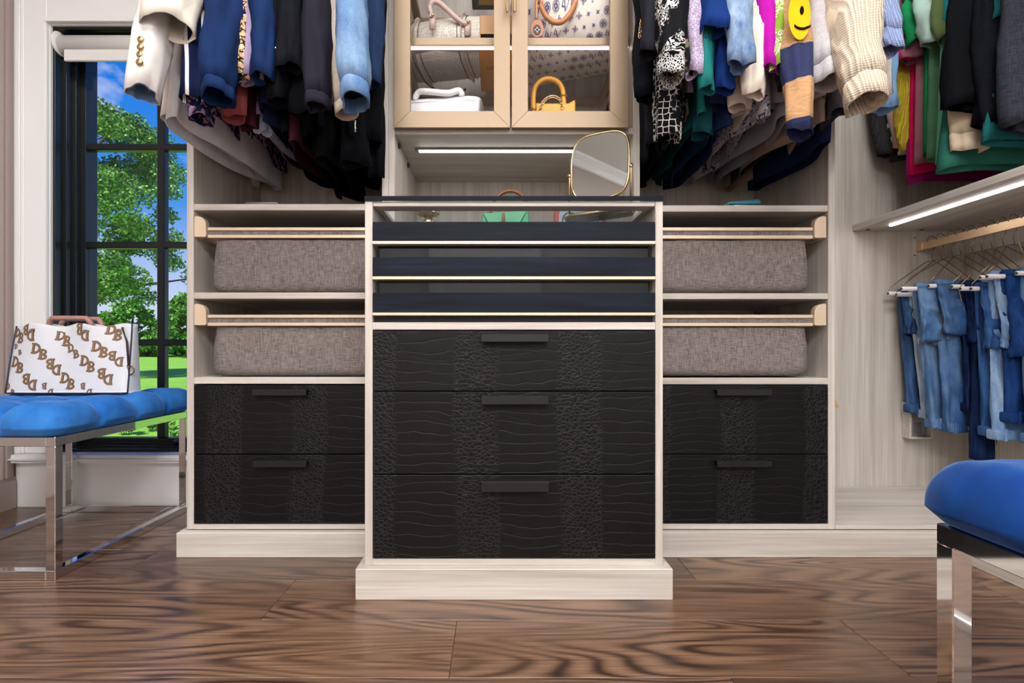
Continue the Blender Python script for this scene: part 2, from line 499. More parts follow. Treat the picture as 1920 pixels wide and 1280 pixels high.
ceiling = struct(box('ceiling', XL - .1, XR + .1, YB - .1, YF + .2, CEIL, CEIL + .1, plain('ceiling_paint', '#dedbd8', .9), bev=0))
wall_left = struct(box('wall_left', XL - .12, XL, YB, YF + .2, -.06, CEIL, M_taupe, bev=0))
wall_right = struct(box('wall_right', XR, XR + .12, YB, YF + .2, -.06, CEIL, M_wall, bev=0))
wall_front = struct(box('wall_front', XL - .1, XR + .1, YB - .12, YB, -.06, CEIL, M_wall, bev=0))
WX0, WX1, WZ0, WZ1 = -1.788, -.727, .215, 1.934
wall_back = struct(boxes('wall_back', [(XL, WX0, YF, YF + .2, -.06, CEIL), (WX1, XR, YF, YF + .2, -.06, CEIL),
                  (WX0, WX1, YF, YF + .2, -.06, WZ0), (WX0, WX1, YF, YF + .2, WZ1, CEIL)], M_white, bev=0))
b = struct(boxes('baseboard_left', [(XL, XL + .014, YB, YF - .02, 0, .11), (XL, XL + .010, YB, YF - .02, .11, .125)], M_taupe))
b = struct(boxes('trim_1', [(XL, XL + .012, YF - .075, YF - .030, .125, CEIL), (XL, XL + .018, YF - .064, YF - .048, .125, CEIL)], M_taupe))
cr = [(0, 0), (.09, 0), (.085, -.02), (.05, -.05), (.02, -.085), (0, -.09)]
for nm, pts, d in (('trim_2', [(XL + a, YB, CEIL + z) for a, z in cr], (0, YF - YB, 0)),
                   ('trim_3', [(XR - a, YB, CEIL + z) for a, z in cr], (0, YF - YB, 0)),
                   ('trim_4', [(XL, YB + a, CEIL + z) for a, z in cr], (XR - XL, 0, 0))):
    struct(prism(nm, pts, d, M_white))
# wall door opposite the wardrobe
d3 = struct(boxes('door_1', [(-.55, .35, YB, YB + .03, 0, 2.1)], M_white))
boxes('door_panel', [(-.45, .25, YB + .03, YB + .04, 1.1, 1.98), (-.45, .25, YB + .03, YB + .04, .2, .95)], M_white, d3)
boxes('door_casing', [(-.65, -.55, YB, YB + .045, 0, 2.2), (.35, .45, YB, YB + .045, 0, 2.2), (-.65, .45, YB, YB + .045, 2.1, 2.2)], M_white, d3)

for i, (px_, py_) in enumerate(FILL_PANELS):  # housings for the added fill panels
    t = thing('fill_panel', ['added flat fill light panel nearest the bench with the handbag', 'added flat fill light panel above the dark blue ottoman',
              'added flat fill light panel left of the door behind', 'added flat fill light panel right of the door behind'][i], 'ceiling light', (px_, py_, CEIL), 'added fill light panels')
    boxes('frame', [(px_ - .48, px_ - .455, py_ - .28, py_ + .28, CEIL - .04, CEIL), (px_ + .455, px_ + .48, py_ - .28, py_ + .28, CEIL - .04, CEIL),
                    (px_ - .455, px_ + .455, py_ - .28, py_ - .255, CEIL - .04, CEIL), (px_ - .455, px_ + .455, py_ + .255, py_ + .28, CEIL - .04, CEIL)], M_white, t)
    box('diffuser', px_ - .455, px_ + .455, py_ - .255, py_ + .255, CEIL - .03, CEIL - .02, emit('fill_diffuser', '#fff7ee', 2.0), t, bev=0)

# ------------------------------------------------------------------ window
win = struct(boxes('window_1', [(WX0, WX1, YF + .012, YF + .19, WZ0, WZ0 + .012)], M_frame))
def ring(o, y0, y1, zb=None):
    """rectangular frame inside the opening, o = reveal width"""
    zb = o if zb is None else zb
    return [(WX0, WX0 + o, y0, y1, WZ0, WZ1), (WX1 - o, WX1, y0, y1, WZ0, WZ1),
            (WX0 + o, WX1 - o, y0, y1, WZ0, WZ0 + zb), (WX0 + o, WX1 - o, y0, y1, WZ1 - o, WZ1)]
boxes('jamb_liner', ring(.010, YF + .010, YF + .195), M_frame, win)
boxes('jamb_step', ring(.024, YF + .048, YF + .195, .018), M_frame, win)
boxes('jamb_step', ring(.038, YF + .078, YF + .195, .026), M_frame, win)
boxes('sash_frame', ring(.058, YF + .104, YF + .150, .040), M_frame, win)
YG = YF + .122
gx = [WX0 + .058, -1.415, -1.100, WX1 - .058]
gz = [WZ0 + .040, .659, 1.072, 1.487, WZ1 - .058]
for a in gx[1:3]:
    box('muntin', a - .016, a + .016, YG - .016, YG + .016, gz[0], gz[-1], M_frame, win, bev=.003)
for a in gz[1:4]:
    box('muntin', gx[0], gx[-1], YG - .0155, YG + .0155, a - .0135, a + .0135, M_frame, win, bev=.003)
for i in range(3):
    for j in range(4):
        box('pane', gx[i], gx[i + 1], YG - .003, YG + .003, gz[j], gz[j + 1], M_glass, win, bev=0)
tube('crank_handle', [(-1.33, YF + .07, WZ0 + .028), (-1.30, YF + .055, WZ0 + .034), (-1.25, YF + .05, WZ0 + .030), (-1.2, YF + .05, WZ0 + .026)], [.011, .013, .010, .012], M_frame, win)
ct = .014
struct(boxes('trim_5', [(XL + .004, WX0 - .004, YF - ct, YF, WZ0, WZ1 + .16), (XL + .004, XL + .030, YF - ct - .012, YF - ct, WZ0, WZ1 + .16),
                 (XL + .030, XL + .042, YF - ct - .006, YF - ct, WZ0, WZ1 + .16), (WX0 - .018, WX0 - .004, YF - ct - .005, YF - ct, WZ0, WZ1 + .004)], M_white, bev=.002))
struct(boxes('trim_6', [(WX0 - .004, -.95, YF - ct, YF, WZ1 + .004, WZ1 + .16), (XL + .03, -.95, YF - ct - .012, YF - ct, WZ1 + .12, WZ1 + .16),
                 (XL + .04, -.95, YF - ct - .006, YF - ct, WZ1 + .105, WZ1 + .12), (WX0 - .018, -.95, YF - ct - .005, YF - ct, WZ1 + .004, WZ1 + .02)], M_white, bev=.002))
struct(box('trim_7', XL + .004, -.95, YF - .014, YF, 0, WZ0 - .035, M_white, bev=.001))
bm = bmesh.new(); bm_box(bm, XL + .003, -.95, YF - .062, YF + .03, WZ0 - .032, WZ0 - .001)
bmesh.ops.bevel(bm, geom=[q for q in bm.edges if all(v.co.y < YF - .05 for v in q.verts)], offset=.013, segments=4, affect='EDGES')
struct(link('window_stool_trim', bm_mesh('s', bm), M_white)).name = 'trim_8'

bl = thing('roller_blind', 'white roller blind rolled up at the top of the window', 'blind', (-1.3, YF + .03, WZ1 - .15))
M_blind = plain('blind_white', '#e6e5e2', .5)
tube('roll', [(WX0 + .022, YF + .034, WZ1 - .063), (WX1 - .02, YF + .034, WZ1 - .063)], .037, M_blind, bl, n=24)
box('hem_bar', WX0 + .05, WX1 - .03, YF + .002, YF + .014, WZ1 - .142, WZ1 - .095, M_blind, bl, bev=.003)
lathe('end_bracket', [(.0, -.004), (.046, -.004), (.048, 0), (.046, .004), (0, .004)], (WX0 + .014, YF + .034, WZ1 - .058), M_white, bl, axis='X')
lathe('end_bracket', [(.0, -.004), (.046, -.004), (.048, 0), (.046, .004), (0, .004)], (WX1 - .014, YF + .034, WZ1 - .058), M_white, bl, axis='X')

# ------------------------------------------------------------------ garden outside
def lawn_z(x, y): return -.30 + (y - 3) * .0159
V, Fc = [], []
nx, ny = 60, 50
for j in range(ny + 1):
    yy = 2.4 + (j / ny) ** 2 * 60
    for i in range(nx + 1):
        xx = -62 + 74 * i / nx
        V.append((xx, yy, lawn_z(xx, yy) + .03 * noise.noise(Vector((xx * .7, yy * .7, 0)))))
for j in range(ny):
    for i in range(nx):
        a = j * (nx + 1) + i; Fc.append((a, a + 1, a + nx + 2, a + nx + 1))
t = NT('lawn_grass')
a = t.noise(t.pos((.5, 2.2, 1)), 1.0, 4); b2 = t.noise(t.pos((28, 9, 9)), 1.0, 4, .7)
t.col(t.mix(.4, t.ramp(a, [(.3, '#6fae22'), (.7, '#8ccc30')]), t.ramp(b2, [(.3, '#5c9a1e'), (.7, '#b6e65e')])))
t.set(Roughness=.9); t.bump(b2, .6, .03)
lawn = link('lawn', mesh('lawn', V, Fc), t.m, smooth=True)
tag(lawn, 'bright green mown lawn outside the window', 'lawn', kind='stuff')

def leaf_mat(k, c1, c2, c3):
    t = NT('leaves_' + k); g = t.add('ShaderNodeNewGeometry')
    t.col(t.ramp(g.outputs['Random Per Island'], [(0, c1), (.5, c2), (1, c3)])); t.set(Roughness=.6)
    t.b.inputs['Subsurface Weight'].default_value = 0
    return t.m
M_leafA = leaf_mat('oak', '#2f5f18', '#5a9330', '#9ac95a')
M_leafB = leaf_mat('maple', '#39721d', '#5b9a2e', '#8cc54e')
M_leafH = leaf_mat('hedge', '#254a20', '#3b6a2c', '#5d8f3d')
M_bark = plain('bark', '#5a4a3c', .9)

def leaves(clusters, n, size, seed, flat=.7):
    rr = random.Random(seed); V, Fc = [], []
    wts = [c[3] ** 2 for c in clusters]; tot = sum(wts)
    for c, w in zip(clusters, wts):
        for _ in range(int(n * w / tot)):
            u = Vector((rr.gauss(0, 1), rr.gauss(0, 1), rr.gauss(0, 1))).normalized()
            rad = c[3] * (rr.random() ** .4)
            p = Vector(c[:3]) + Vector((u.x * rad, u.y * rad, u.z * rad * flat))
            d = Vector((rr.gauss(0, 1), rr.gauss(0, 1), rr.gauss(0, .6))).normalized(); s_, n_ = frame_of(d)
            q = rr.uniform(-1, 1); sd = (s_ * math.cos(q * PI) + n_ * math.sin(q * PI)) * size * rr.uniform(.25, .42)
            L = d * size * rr.uniform(.6, 1.1)
            o = len(V); V += [p, p + L * .5 + sd, p + L, p + L * .5 - sd]; Fc.append((o, o + 1, o + 2, o + 3))
    return V, Fc

def tree(name, label, base, h, crown, n, size, mat, seed, trunk_r=.16, group=None):
    t = thing(name, label, 'tree', base, group)
    rr = random.Random(seed); bx, by, bz = base
    V, Fc = leaves([(bx + c[0], by + c[1], bz + c[2], c[3]) for c in crown], n, size, seed)
    f = link('foliage', mesh('foliage', V, Fc), mat, t); f['kind'] = 'stuff'
    tube('trunk', [(bx, by, bz - .1), (bx + .05, by, bz + h * .3), (bx - .05, by, bz + h * .6), (bx, by, bz + h * .92)], [trunk_r, trunk_r * .8, trunk_r * .5, trunk_r * .1], M_bark, t)
    parts = []
    for c in crown[:min(14, len(crown))]:
        z0 = bz + min(h * .8, max(h * .2, c[2] - 1.2 * c[3] - .3))
        parts.append(sweep_data([(bx, by, z0), (bx + c[0] * .5, by + c[1] * .5, (z0 + bz + c[2]) / 2 + .1), (bx + c[0], by + c[1], bz + c[2])], [trunk_r * .35, trunk_r * .22, trunk_r * .08], 6))
    link('branches', mesh('branches', *merge(parts)), M_bark, t, smooth=True)
    return t

rr = random.Random(11)
crown = []
Yt = 14.0
bx = X_(150, Yt); bz = lawn_z(0, Yt)
# big tree: envelope by photo height, wide in the middle, drooping tips at the bottom
for py_, half in ((205, 40), (225, 75), (250, 110), (280, 135), (310, 155), (340, 170), (375, 180), (410, 190), (445, 195), (480, 190), (510, 170), (535, 150)):
    for _ in range(9):
        pxx = rr.uniform(-half, half); yy = rr.uniform(-1, 1) * half / 68 * .8
        crown.append((pxx / 68.6, yy, Z_(py_ + rr.uniform(-14, 14), Yt) - bz, rr.uniform(.36, .62)))
rr.shuffle(crown)
tree('garden_tree', 'large leafy tree filling the upper window panes', (bx, Yt, bz), 7.4, crown, 64000, .10, M_leafA, 3, .2)

def round_tree(label, pxc, ptop, pw, Y, seed):
    rr = random.Random(seed); s = F / Y; base = (X_(pxc, Y), Y, lawn_z(0, Y)); h = Z_(ptop, Y) - base[2]
    cr = []
    for _ in range(42):
        v = rr.uniform(.12, .93); w = math.sin(PI * min(1, v * .95 + .08)) ** .7 * pw / s / 2
        a = rr.uniform(0, 2 * PI); q = math.sqrt(rr.random()) * w
        cr.append((q * math.cos(a), q * math.sin(a), v * h, h * .12))
    tree('rounded_tree', label, base, h, cr, 7000, .30, M_leafB, seed, .14, 'trees across the lawn')
round_tree('round tree across the lawn, left of the window bar', 250, 566, 120, 34, 21)
round_tree('round tree across the lawn, right of the window bar', 352, 552, 110, 33, 22)
round_tree('low tree across the lawn, behind the handbag', 168, 590, 90, 35, 23)
for i, pxc in enumerate((110, 165, 215, 262, 310, 356)):
    lab = ['clipped dark hedge bush at the far lawn edge, first from the left', 'dark hedge bush at the lawn edge behind the handbag', 'dark hedge bush at the lawn edge right of the handbag charm',
           'dark hedge bush at the lawn edge before the round tree', 'dark hedge bush at the lawn edge right behind the window bar', 'dark hedge bush at the lawn edge beside the cabinet side'][i]
    Yh = 37.0; hb = thing('hedge_bush', lab, 'hedge', (X_(pxc, Yh), Yh, lawn_z(0, Yh)), 'hedge at the lawn edge')
    rr = random.Random(60 + i)
    cl = [(X_(pxc + rr.uniform(-30, 30), Yh), Yh + rr.uniform(-.6, .6), lawn_z(0, Yh) + rr.uniform(.1, 1.0), .42) for _ in range(26)]
    V, Fc = leaves(cl, 3200, .24, 90 + i); f = link('foliage', mesh('foliage', V, Fc), M_leafH, hb); f['kind'] = 'stuff'
    tube('stem', [(X_(pxc, Yh), Yh, lawn_z(0, Yh) - .1), (X_(pxc, Yh), Yh, lawn_z(0, Yh) + .9)], [.06, .02], M_bark, hb, n=6)

def young_plant(label, px, Y, h, n, seed, leafm, flower=None, group=None):
    rr = random.Random(seed); b0 = Vector((X_(px, Y), Y, lawn_z(0, Y)))
    t = thing('garden_plant', label, 'plant', b0, group)
    st, lf, fl = [], [], []
    for k in range(n):
        top = b0 + Vector((rr.uniform(-.14, .14), rr.uniform(-.1, .1), h * rr.uniform(.7, 1)))
        root = b0 + Vector((rr.uniform(-.04, .04), rr.uniform(-.04, .04), 0))
        st.append(sweep_data([root, (root + top) / 2 + Vector((0, 0, .03)), top], [.004, .003, .002], 5))
        for q in range(8):
            p = root.lerp(top, .25 + .75 * q / 8); a = rr.uniform(0, 2 * PI); d = Vector((math.cos(a), math.sin(a), .5)) * .08
            s = Vector((-math.sin(a), math.cos(a), 0)) * .02
            lf.append(([p, p + d * .5 + s, p + d, p + d * .5 - s], [(0, 1, 2, 3)]))
        if flower: fl.append(ball_data(top, .03, 8, 5, (1, 1, 1.2)))
    link('stem', mesh('s', *merge(st)), plain('green_stem', '#4a7a2a', .7), t)
    link('leaf_cluster', mesh('l', *merge(lf)), leafm, t)
    if flower: link('flower_heads', mesh('f', *merge(fl)), plain('flower_' + flower, flower, .6), t, smooth=True)
young_plant('leafy young shrub outside the lower right window pane', 333, 4.6, .30, 9, 5, M_leafB)
young_plant('small orange flowers on the lawn below the window bar', 285, 5.6, .13, 7, 6, M_leafB, '#c85a28', 'flowers on the lawn')
young_plant('small red flowers on the lawn under the bench rail', 240, 5.4, .12, 7, 7, M_leafB, '#b93a1e', 'flowers on the lawn')

# ------------------------------------------------------------------ cabinets
def croc_drawer(parent, x0, x1, z0, z1, yf, hx0, hx1, hz0, hz1):
    d = box('drawer', x0, x1, yf - .002, yf + .02, z0, z1, M_croc, parent, bev=.0015)
    box('drawer_box', x0 + .012, x1 - .012, yf + .02, yf + .36, z0 + .01, z1 - .015, M_dark, d, bev=0)
    boxes('handle', [(hx0, hx1, yf - .026, yf - .022, hz0, hz1), (hx0, hx1, yf - .024, yf - .001, hz1 - .004, hz1)], M_black, d, bev=.0006)
    return d

# centre chest
CX0, CX1 = S1(684), S1(1243); PT = .0775
ch = thing('drawer_chest', 'pale wood chest of black crocodile drawers with glass top, standing in front', 'chest', ((CX0 + CX1) / 2, Y1, 0))
xi0, xi1 = S1(698.5), S1(1229)
ZT = Z1(377)
box('side_panel', CX0, xi0, Y1, YK, PT, ZT, WZ, ch)
box('side_panel', xi1, CX1, Y1, YK, PT, ZT, WZ, ch)
box('top_rail', xi0, xi1, Y1 + .004, Y1 + .05, ZT - .012, ZT, WX, ch)
box('side_rail', xi0, xi0 + .018, Y1 + .05, Y2, ZT - .012, ZT, WY, ch)
box('side_rail', xi1 - .018, xi1, Y1 + .05, Y2, ZT - .012, ZT, WY, ch)
box('middle_rail', xi0, xi1, Y1, Y1 + .40, Z1(618), Z1(604), WX, ch)
box('bottom_rail', xi0, xi1, Y1, Y1 + .40, PT, Z1(1047.5), WX, ch)
box('glass_top', CX0, CX1, Y1 - .002, YK - .001, ZT, ZT + .011, glass_mat('counter_glass', (.93, .96, .95), .8), ch, bev=0)
box('glass_edge', CX0, CX1, Y1 - .004, Y1 - .0022, ZT, ZT + .012, M_case, ch, bev=0)
box('plinth', CX0 - .0185, CX1 + .0185, Y1 - .021, Y1 + .04, 0, PT, WX, ch, bev=.0015)
for sx in (CX0 - .0185, CX1):
    box('plinth_return', sx, sx + .0185, Y1 + .04, 1.548, 0, PT, WY, ch, bev=.0015)
for zt, zb, h0, h1 in ((620.5, 732.5, 627, 641), (734.5, 888, 741, 756), (890, 1046, 898, 917)):
    croc_drawer(ch, xi0 + .002, xi1 - .001, Z1(zb), Z1(zt), Y1, S1(903), S1(1027), Z1(h1), Z1(h0))
M_dglass = plain('dark_drawer_glass', '#15191c', .03, .1)
M_dglass.node_tree.nodes['Principled BSDF'].inputs['Specular IOR Level'].default_value = .4
for zt, zb, lz, gl in ((416, 452.5, 458.5, (462, 481)), (482, 518.5, 524.5, (529, 548)), (548.5, 586, 591.5, None)):
    d = box('jewelry_drawer', xi0 + .001, xi1 - .002, Y1 - .003, Y1 + .018, Z1(zb), Z1(zt), M_navy, ch, bev=.0012)
    box('gold_lip', xi0 + .001, xi1 - .002, Y1 - .008, Y1 + .018, Z1(lz), Z1(zb + .3), M_goldp, d, bev=.001)
    box('tray', xi0 + .02, xi1 - .02, Y1 + .018, Y2 - .02, Z1(lz) + .002, Z1(zt) - .012, plain('tray_felt', '#1c1d22', .9), d, bev=0)
    if gl:
        box('glass_front', xi0 + .012, xi1 - .012, Y1 + .022, Y1 + .028, Z1(gl[1]) - .004, Z1(gl[0]) + .004, M_dglass, d, bev=.0006)
        box('glass_frame', xi0 + .010, xi1 - .010, Y1 + .014, Y1 + .030, Z1(gl[0]) + .002, Z1(gl[0]) + .008, M_black, d, bev=.0006)
box('gap_shade_sheet', xi0, xi1, Y1 + .022, Y1 + .03, Z1(604), Z1(592), plain('painted_gap_shade', '#121214', .5), ch, bev=0)  # dark sheet standing in for the shade inside the open gap

TOPZ = 2.45
TX0, TX1 = S2(716), S2(1200)
# left bay
BL0, BLi = S2(350), S2(363)
lb = thing('wardrobe_bay', 'pale wood wardrobe bay beside the window with baskets and black drawers', 'wardrobe', ((BL0 + TX0) / 2, Y2, 0))
box('side_panel', BL0, BLi, Y2, YK, PT, TOPZ, WZ, lb)
box('side_panel', TX0, S2(728), Y2, YK, ZT + .03, TOPZ, WZ, lb)
box('back_panel', BL0, TX0 + .006, YK, YF - .002, PT, TOPZ, WZ, lb, bev=0)
box('top_panel', BL0, TX0, Y2, YK, TOPZ, TOPZ + .02, WX, lb)
for a, b_ in ((382, 394), (548, 560), (707, 719.5)):
    box('shelf', BLi, CX0 - .001, Y2 + .001, YK - .001, Z2(b_), Z2(a), WX, lb)
croc_drawer(lb, BLi + .002, CX0 - .003, Z2(850.5), Z2(722), Y2, S2(480), S2(580), Z2(740), Z2(729))
croc_drawer(lb, BLi + .002, CX0 - .003, Z2(981), Z2(852.5), Y2, S2(481), S2(580), Z2(872), Z2(861))
box('bottom_rail', BLi, CX0 - .001, Y2, Y2 + .35, PT, Z2(982.5), WX, lb)
box('plinth', X_(330, 1.546), CX0 - .02, 1.546, 1.60, 0, PT - .003, WX, lb, bev=.0015)
box('plinth_return', X_(330, 1.546), X_(330, 1.546) + .018, 1.60, YK, 0, PT - .003, WY, lb, bev=.0015)

# right bay
BRi, BR1 = S2(1553), S2(1566)
rb = thing('wardrobe_bay', 'pale wood wardrobe bay by the corner with baskets and black drawers', 'wardrobe', ((BR1 + TX1) / 2, Y2, 0))
box('side_panel', BRi, BR1, Y2, YK, PT, TOPZ, WZ, rb)
box('side_panel', S2(1188), TX1, Y2, YK, ZT + .03, TOPZ, WZ, rb)
box('back_panel', TX1 - .006, BR1, YK, YF - .002, PT, TOPZ, WZ, rb, bev=0)
box('top_panel', TX1, BR1, Y2, YK, TOPZ, TOPZ + .02, WX, rb)
for a, b_ in ((384.5, 396.5), (549.5, 560.5), (708.5, 720.5)):
    box('shelf', CX1 + .001, BRi, Y2 + .001, YK - .001, Z2(b_), Z2(a), WX, rb)
croc_drawer(rb, CX1 + .003, BRi - .002, Z2(850.5), Z2(722), Y2, S2(1338), S2(1439), Z2(740), Z2(729))
croc_drawer(rb, CX1 + .003, BRi - .002, Z2(980.5), Z2(852), Y2, S2(1338), S2(1439), Z2(872), Z2(861))
box('bottom_rail', CX1 + .001, BRi, Y2, Y2 + .35, PT, Z2(982), WX, rb)
box('plinth', CX1 + .02, 1.384, 1.546, 1.60, 0, PT - .003, WX, rb, bev=.0015)

# centre tower
tw = thing('display_cabinet', 'pale wood display cabinet with two gold framed glass doors full of handbags', 'display cabinet', ((TX0 + TX1) / 2, Y2, ZT + .03))
tx0, tx1 = S2(740), S2(1187.5)
box('side_panel', S2(728.3), tx0, Y2, YK, ZT + .012, TOPZ, WZ, tw)
box('side_panel', tx1, S2(1187.8) + .0001 + .003, Y2 + .002, YK, ZT + .012, TOPZ, WZ, tw)
box('back_panel', TX0 + .0065, TX1 - .0065, YK, YF - .002, ZT + .012, TOPZ, WZ, tw, bev=0)
box('top_panel', TX0, TX1, Y2, YK, TOPZ, TOPZ + .02, WX, tw)
ZN = Z2(251)
box('fixed_shelf', tx0, tx1, Y2 + .001, YK - .001, ZN, Z2(239.5), WX, tw)
boxes('light_profile', [(-.262, .378, 1.677, 1.699, ZN - .006, ZN - .0005)], plain('led_profile_metal', '#8b8681', .5, .6), tw)
box('light_strip', -.25, .366, 1.680, 1.696, ZN - .0085, ZN - .006, M_led, tw, bev=.001)
for yy in (1.63, 1.80):
    lathe('shelf_pin', [(0, 0), (.009, 0), (.009, .004), (.006, .007), (0, .007)], (tx0, yy, ZN - .012), M_dark, tw, n=12, axis='X')
    lathe('shelf_pin', [(0, 0), (.009, 0), (.009, -.004), (.006, -.007), (0, -.007)], (tx1, yy, ZN - .012), M_dark, tw, n=12, axis='X')
# doors
YD = Y2 - .022
def XD(px): return X_(px, YD)
def ZD(py): return Z_(py, YD)
zdt = 2.40
for (a, b_, s0, s1, hx) in ((738.5, 956.5, 769, 926, 950.5), (959.5, 1178, 990, 1144, 964.5)):
    d = box('glass_door', XD(s0 + .5) - .004, XD(s1 - .5) + .004, YD + .008, YD + .011, ZD(208) - .004, zdt - .045, M_glass, tw, bev=0)
    # mitred frame: four trapezoid members
    o0, o1, i0, i1, zb, zi, zt_, zti = XD(a), XD(b_), XD(s0), XD(s1), ZD(239), ZD(208), zdt, zdt - .05
    for nm, q in (('door_stile', [(o0, zb), (i0, zi), (i0, zti), (o0, zt_)]), ('door_stile', [(o1, zb), (o1, zt_), (i1, zti), (i1, zi)]),
                  ('door_rail', [(o0, zb), (o1, zb), (i1, zi), (i0, zi)]), ('door_rail', [(o0, zt_), (i0, zti), (i1, zti), (o1, zt_)])):
        prism(nm, [(x_, YD, z_) for x_, z_ in q], (0, .018, 0), M_bronze, d, bev=.0007)
    hxx = XD(hx)
    boxes('pull', [(hxx - .0035, hxx + .0035, YD - .03, YD - .022, ZD(33), ZD(33) + .32), (hxx - .0035, hxx + .0035, YD - .024, YD + .001, ZD(20), ZD(20) + .012),
                   (hxx - .0035, hxx + .0035, YD - .024, YD + .001, ZD(33) + .29, ZD(33) + .302)], M_brass, d)
# framed glass shelves inside
for zb in (1.579, 1.885):
    s = box('glass_shelf', tx0 + .022, tx1 - .022, 1.625, 1.985, zb + .016, zb + .022, M_glass, tw, bev=0)
    f0, f1 = tx0 + .004, tx1 - .004
    boxes('shelf_frame', [(f0, f1, 1.60, 1.624, zb, zb + .024), (f0, f1, 1.975, 2.0, zb, zb + .024),
                          (f0, f0 + .02, 1.624, 1.975, zb, zb + .024), (f1 - .02, f1, 1.624, 1.975, zb, zb + .024)], M_bronze, s)
    box('light_strip', f0 + .001, f1 - .001, 1.606, 1.616, zb - .006, zb - .0005, M_led2, s, bev=.001)

# corner unit on the right
cu = thing('corner_wardrobe', 'pale wood open corner wardrobe with low platform and lit shelf', 'wardrobe', (1.55, 1.3, 0))
box('back_panel', BR1, 1.62, YK, YF - .002, PT, TOPZ, WZ, cu, bev=0)
box('back_panel', 1.62, XR - .002, YK, YF - .002, PT, TOPZ, WZ, cu, bev=0)
box('side_panel', XR - .022, XR - .002, .70, YK, PT, TOPZ, WZ, cu, bev=0)
zp = Z2(985)
box('platform', BR1 + .001, XR - .023, Y2, YK - .001, PT, zp, WX, cu)
box('platform', 1.40, XR - .023, .70, Y2 - .001, PT, zp, WY, cu)
box('plinth', 1.384, 1.402, .70, 1.599, 0, PT - .003, WY, cu, bev=.0015)
box('end_panel', 1.41, XR - .002, .68, .70, PT, TOPZ, WZ, cu)
box('shelf', 1.41, XR - .023, .70, YK - .001, 1.0955, 1.1196, WY, cu)
box('light_strip', 1.479, 1.492, .75, 1.922, 1.0915, 1.0953, M_led, cu, bev=.001)
for xx in (1.45, 1.66):
    lathe('cam_cap', [(0, -.002), (.008, -.002), (.008, 0), (0, 0)], (xx, YK - .03, 1.0953), M_dark, cu, n=12)
for zz_ in (1.0, 1.07):
    link('shelf_pin_hole', mesh('h', *ball_data((1.655, YK - .001, zz_), .003, 6, 4)), M_dark, cu)
# wall box with outlet
ob = thing('outlet_box', 'small wooden box with grey power outlet on the back panel below the jeans', 'outlet', (1.665, YK, .28))
ox0, ox1, oz0, oz1 = X_(1706, 1.98), X_(1750, 1.98), Z_(823, 1.98), Z_(755, 1.98)
boxes('frame', [(ox0, ox0 + .008, 1.98, YK - .001, oz0, oz1), (ox1 - .008, ox1, 1.98, YK - .001, oz0, oz1), (ox0 + .008, ox1 - .008, 1.98, YK - .001, oz0, oz0 + .008), (ox0 + .008, ox1 - .008, 1.98, YK - .001, oz1 - .008, oz1)], WX, ob)
pl = box('outlet_plate', ox0 + .009, ox1 - .009, 2.0, YK - .002, oz0 + .009, oz1 - .009, plain('grey_plate', '#8d8b8a', .5), ob)
boxes('socket', [((ox0 + ox1) / 2 - .014, (ox0 + ox1) / 2 + .014, 1.997, 2.001, oz0 + .02, oz0 + .06)], plain('grey_socket', '#6f6d6c', .5), pl)
ts = thing('tassel', 'tiny tan cord tassel hanging at the edge of the right wardrobe panel', 'tassel', (BR1 + .006, Y2 + .01, .5))
parts = [sweep_data([(BR1 + .003, Y2 + .012, Z2(738)), (BR1 + .006, Y2 + .010, Z2(752))], [.0012, .0016], 6)]
for k in range(7): parts.append(sweep_data([(BR1 + .006, Y2 + .010, Z2(751)), (BR1 + .004 + .0018 * k, Y2 + .008, Z2(763 + (k % 3)))], [.0012, .001], 5))
link('cord', mesh('t', *merge(parts)), plain('tan_cord', '#b88a4e', .7), ts)

# rods
def rod(label, a, b_, parts=True):
    t = thing('hanging_rod', label, 'rod', a, 'gold hanging rods')
    a, b_ = Vector(a), Vector(b_); d = (b_ - a).normalized(); s, n_ = frame_of(d)
    bm = bmesh.new()
    V = []
    for p in (a, b_):
        for q, w in ((-1, -1), (1, -1), (1, 1), (-1, 1)): V.append(p + s * (.007 * q) + n_ * (.014 * w))
    me = mesh('bar', V, [(0, 1, 2, 3), (7, 6, 5, 4), (0, 4, 5, 1), (1, 5, 6, 2), (2, 6, 7, 3), (3, 7, 4, 0)])
    link('bar', me, M_gold, t)
    for p, g in ((a, 1), (b_, -1)):
        V = []
        for k in (0, .022):
            for q, w in ((-1, -1), (1, -1), (1, 1), (-1, 1)): V.append(p + d * (g * k) + s * (.011 * q) + n_ * (.0185 * w))
        link('end_bracket', mesh('b', V, [(0, 1, 2, 3), (7, 6, 5, 4), (0, 4, 5, 1), (1, 5, 6, 2), (2, 6, 7, 3), (3, 7, 4, 0)]), M_gold, t)
    return t
ZROD, YROD, XROD = 2.06, 1.66, 1.655
rod('gold rod carrying the clothes beside the window', (BLi, YROD, ZROD), (TX0, YROD, ZROD))
rod('gold rod carrying the clothes right of the glass doors', (TX1, YROD, ZROD), (BRi, YROD, ZROD))
rod('gold rod carrying the tops above the lit shelf', (XROD, .701, ZROD), (XROD, YK, ZROD))
rod('gold rod carrying the jeans below the lit shelf', (1.675, .701, 1.033), (1.675, YK, 1.033))

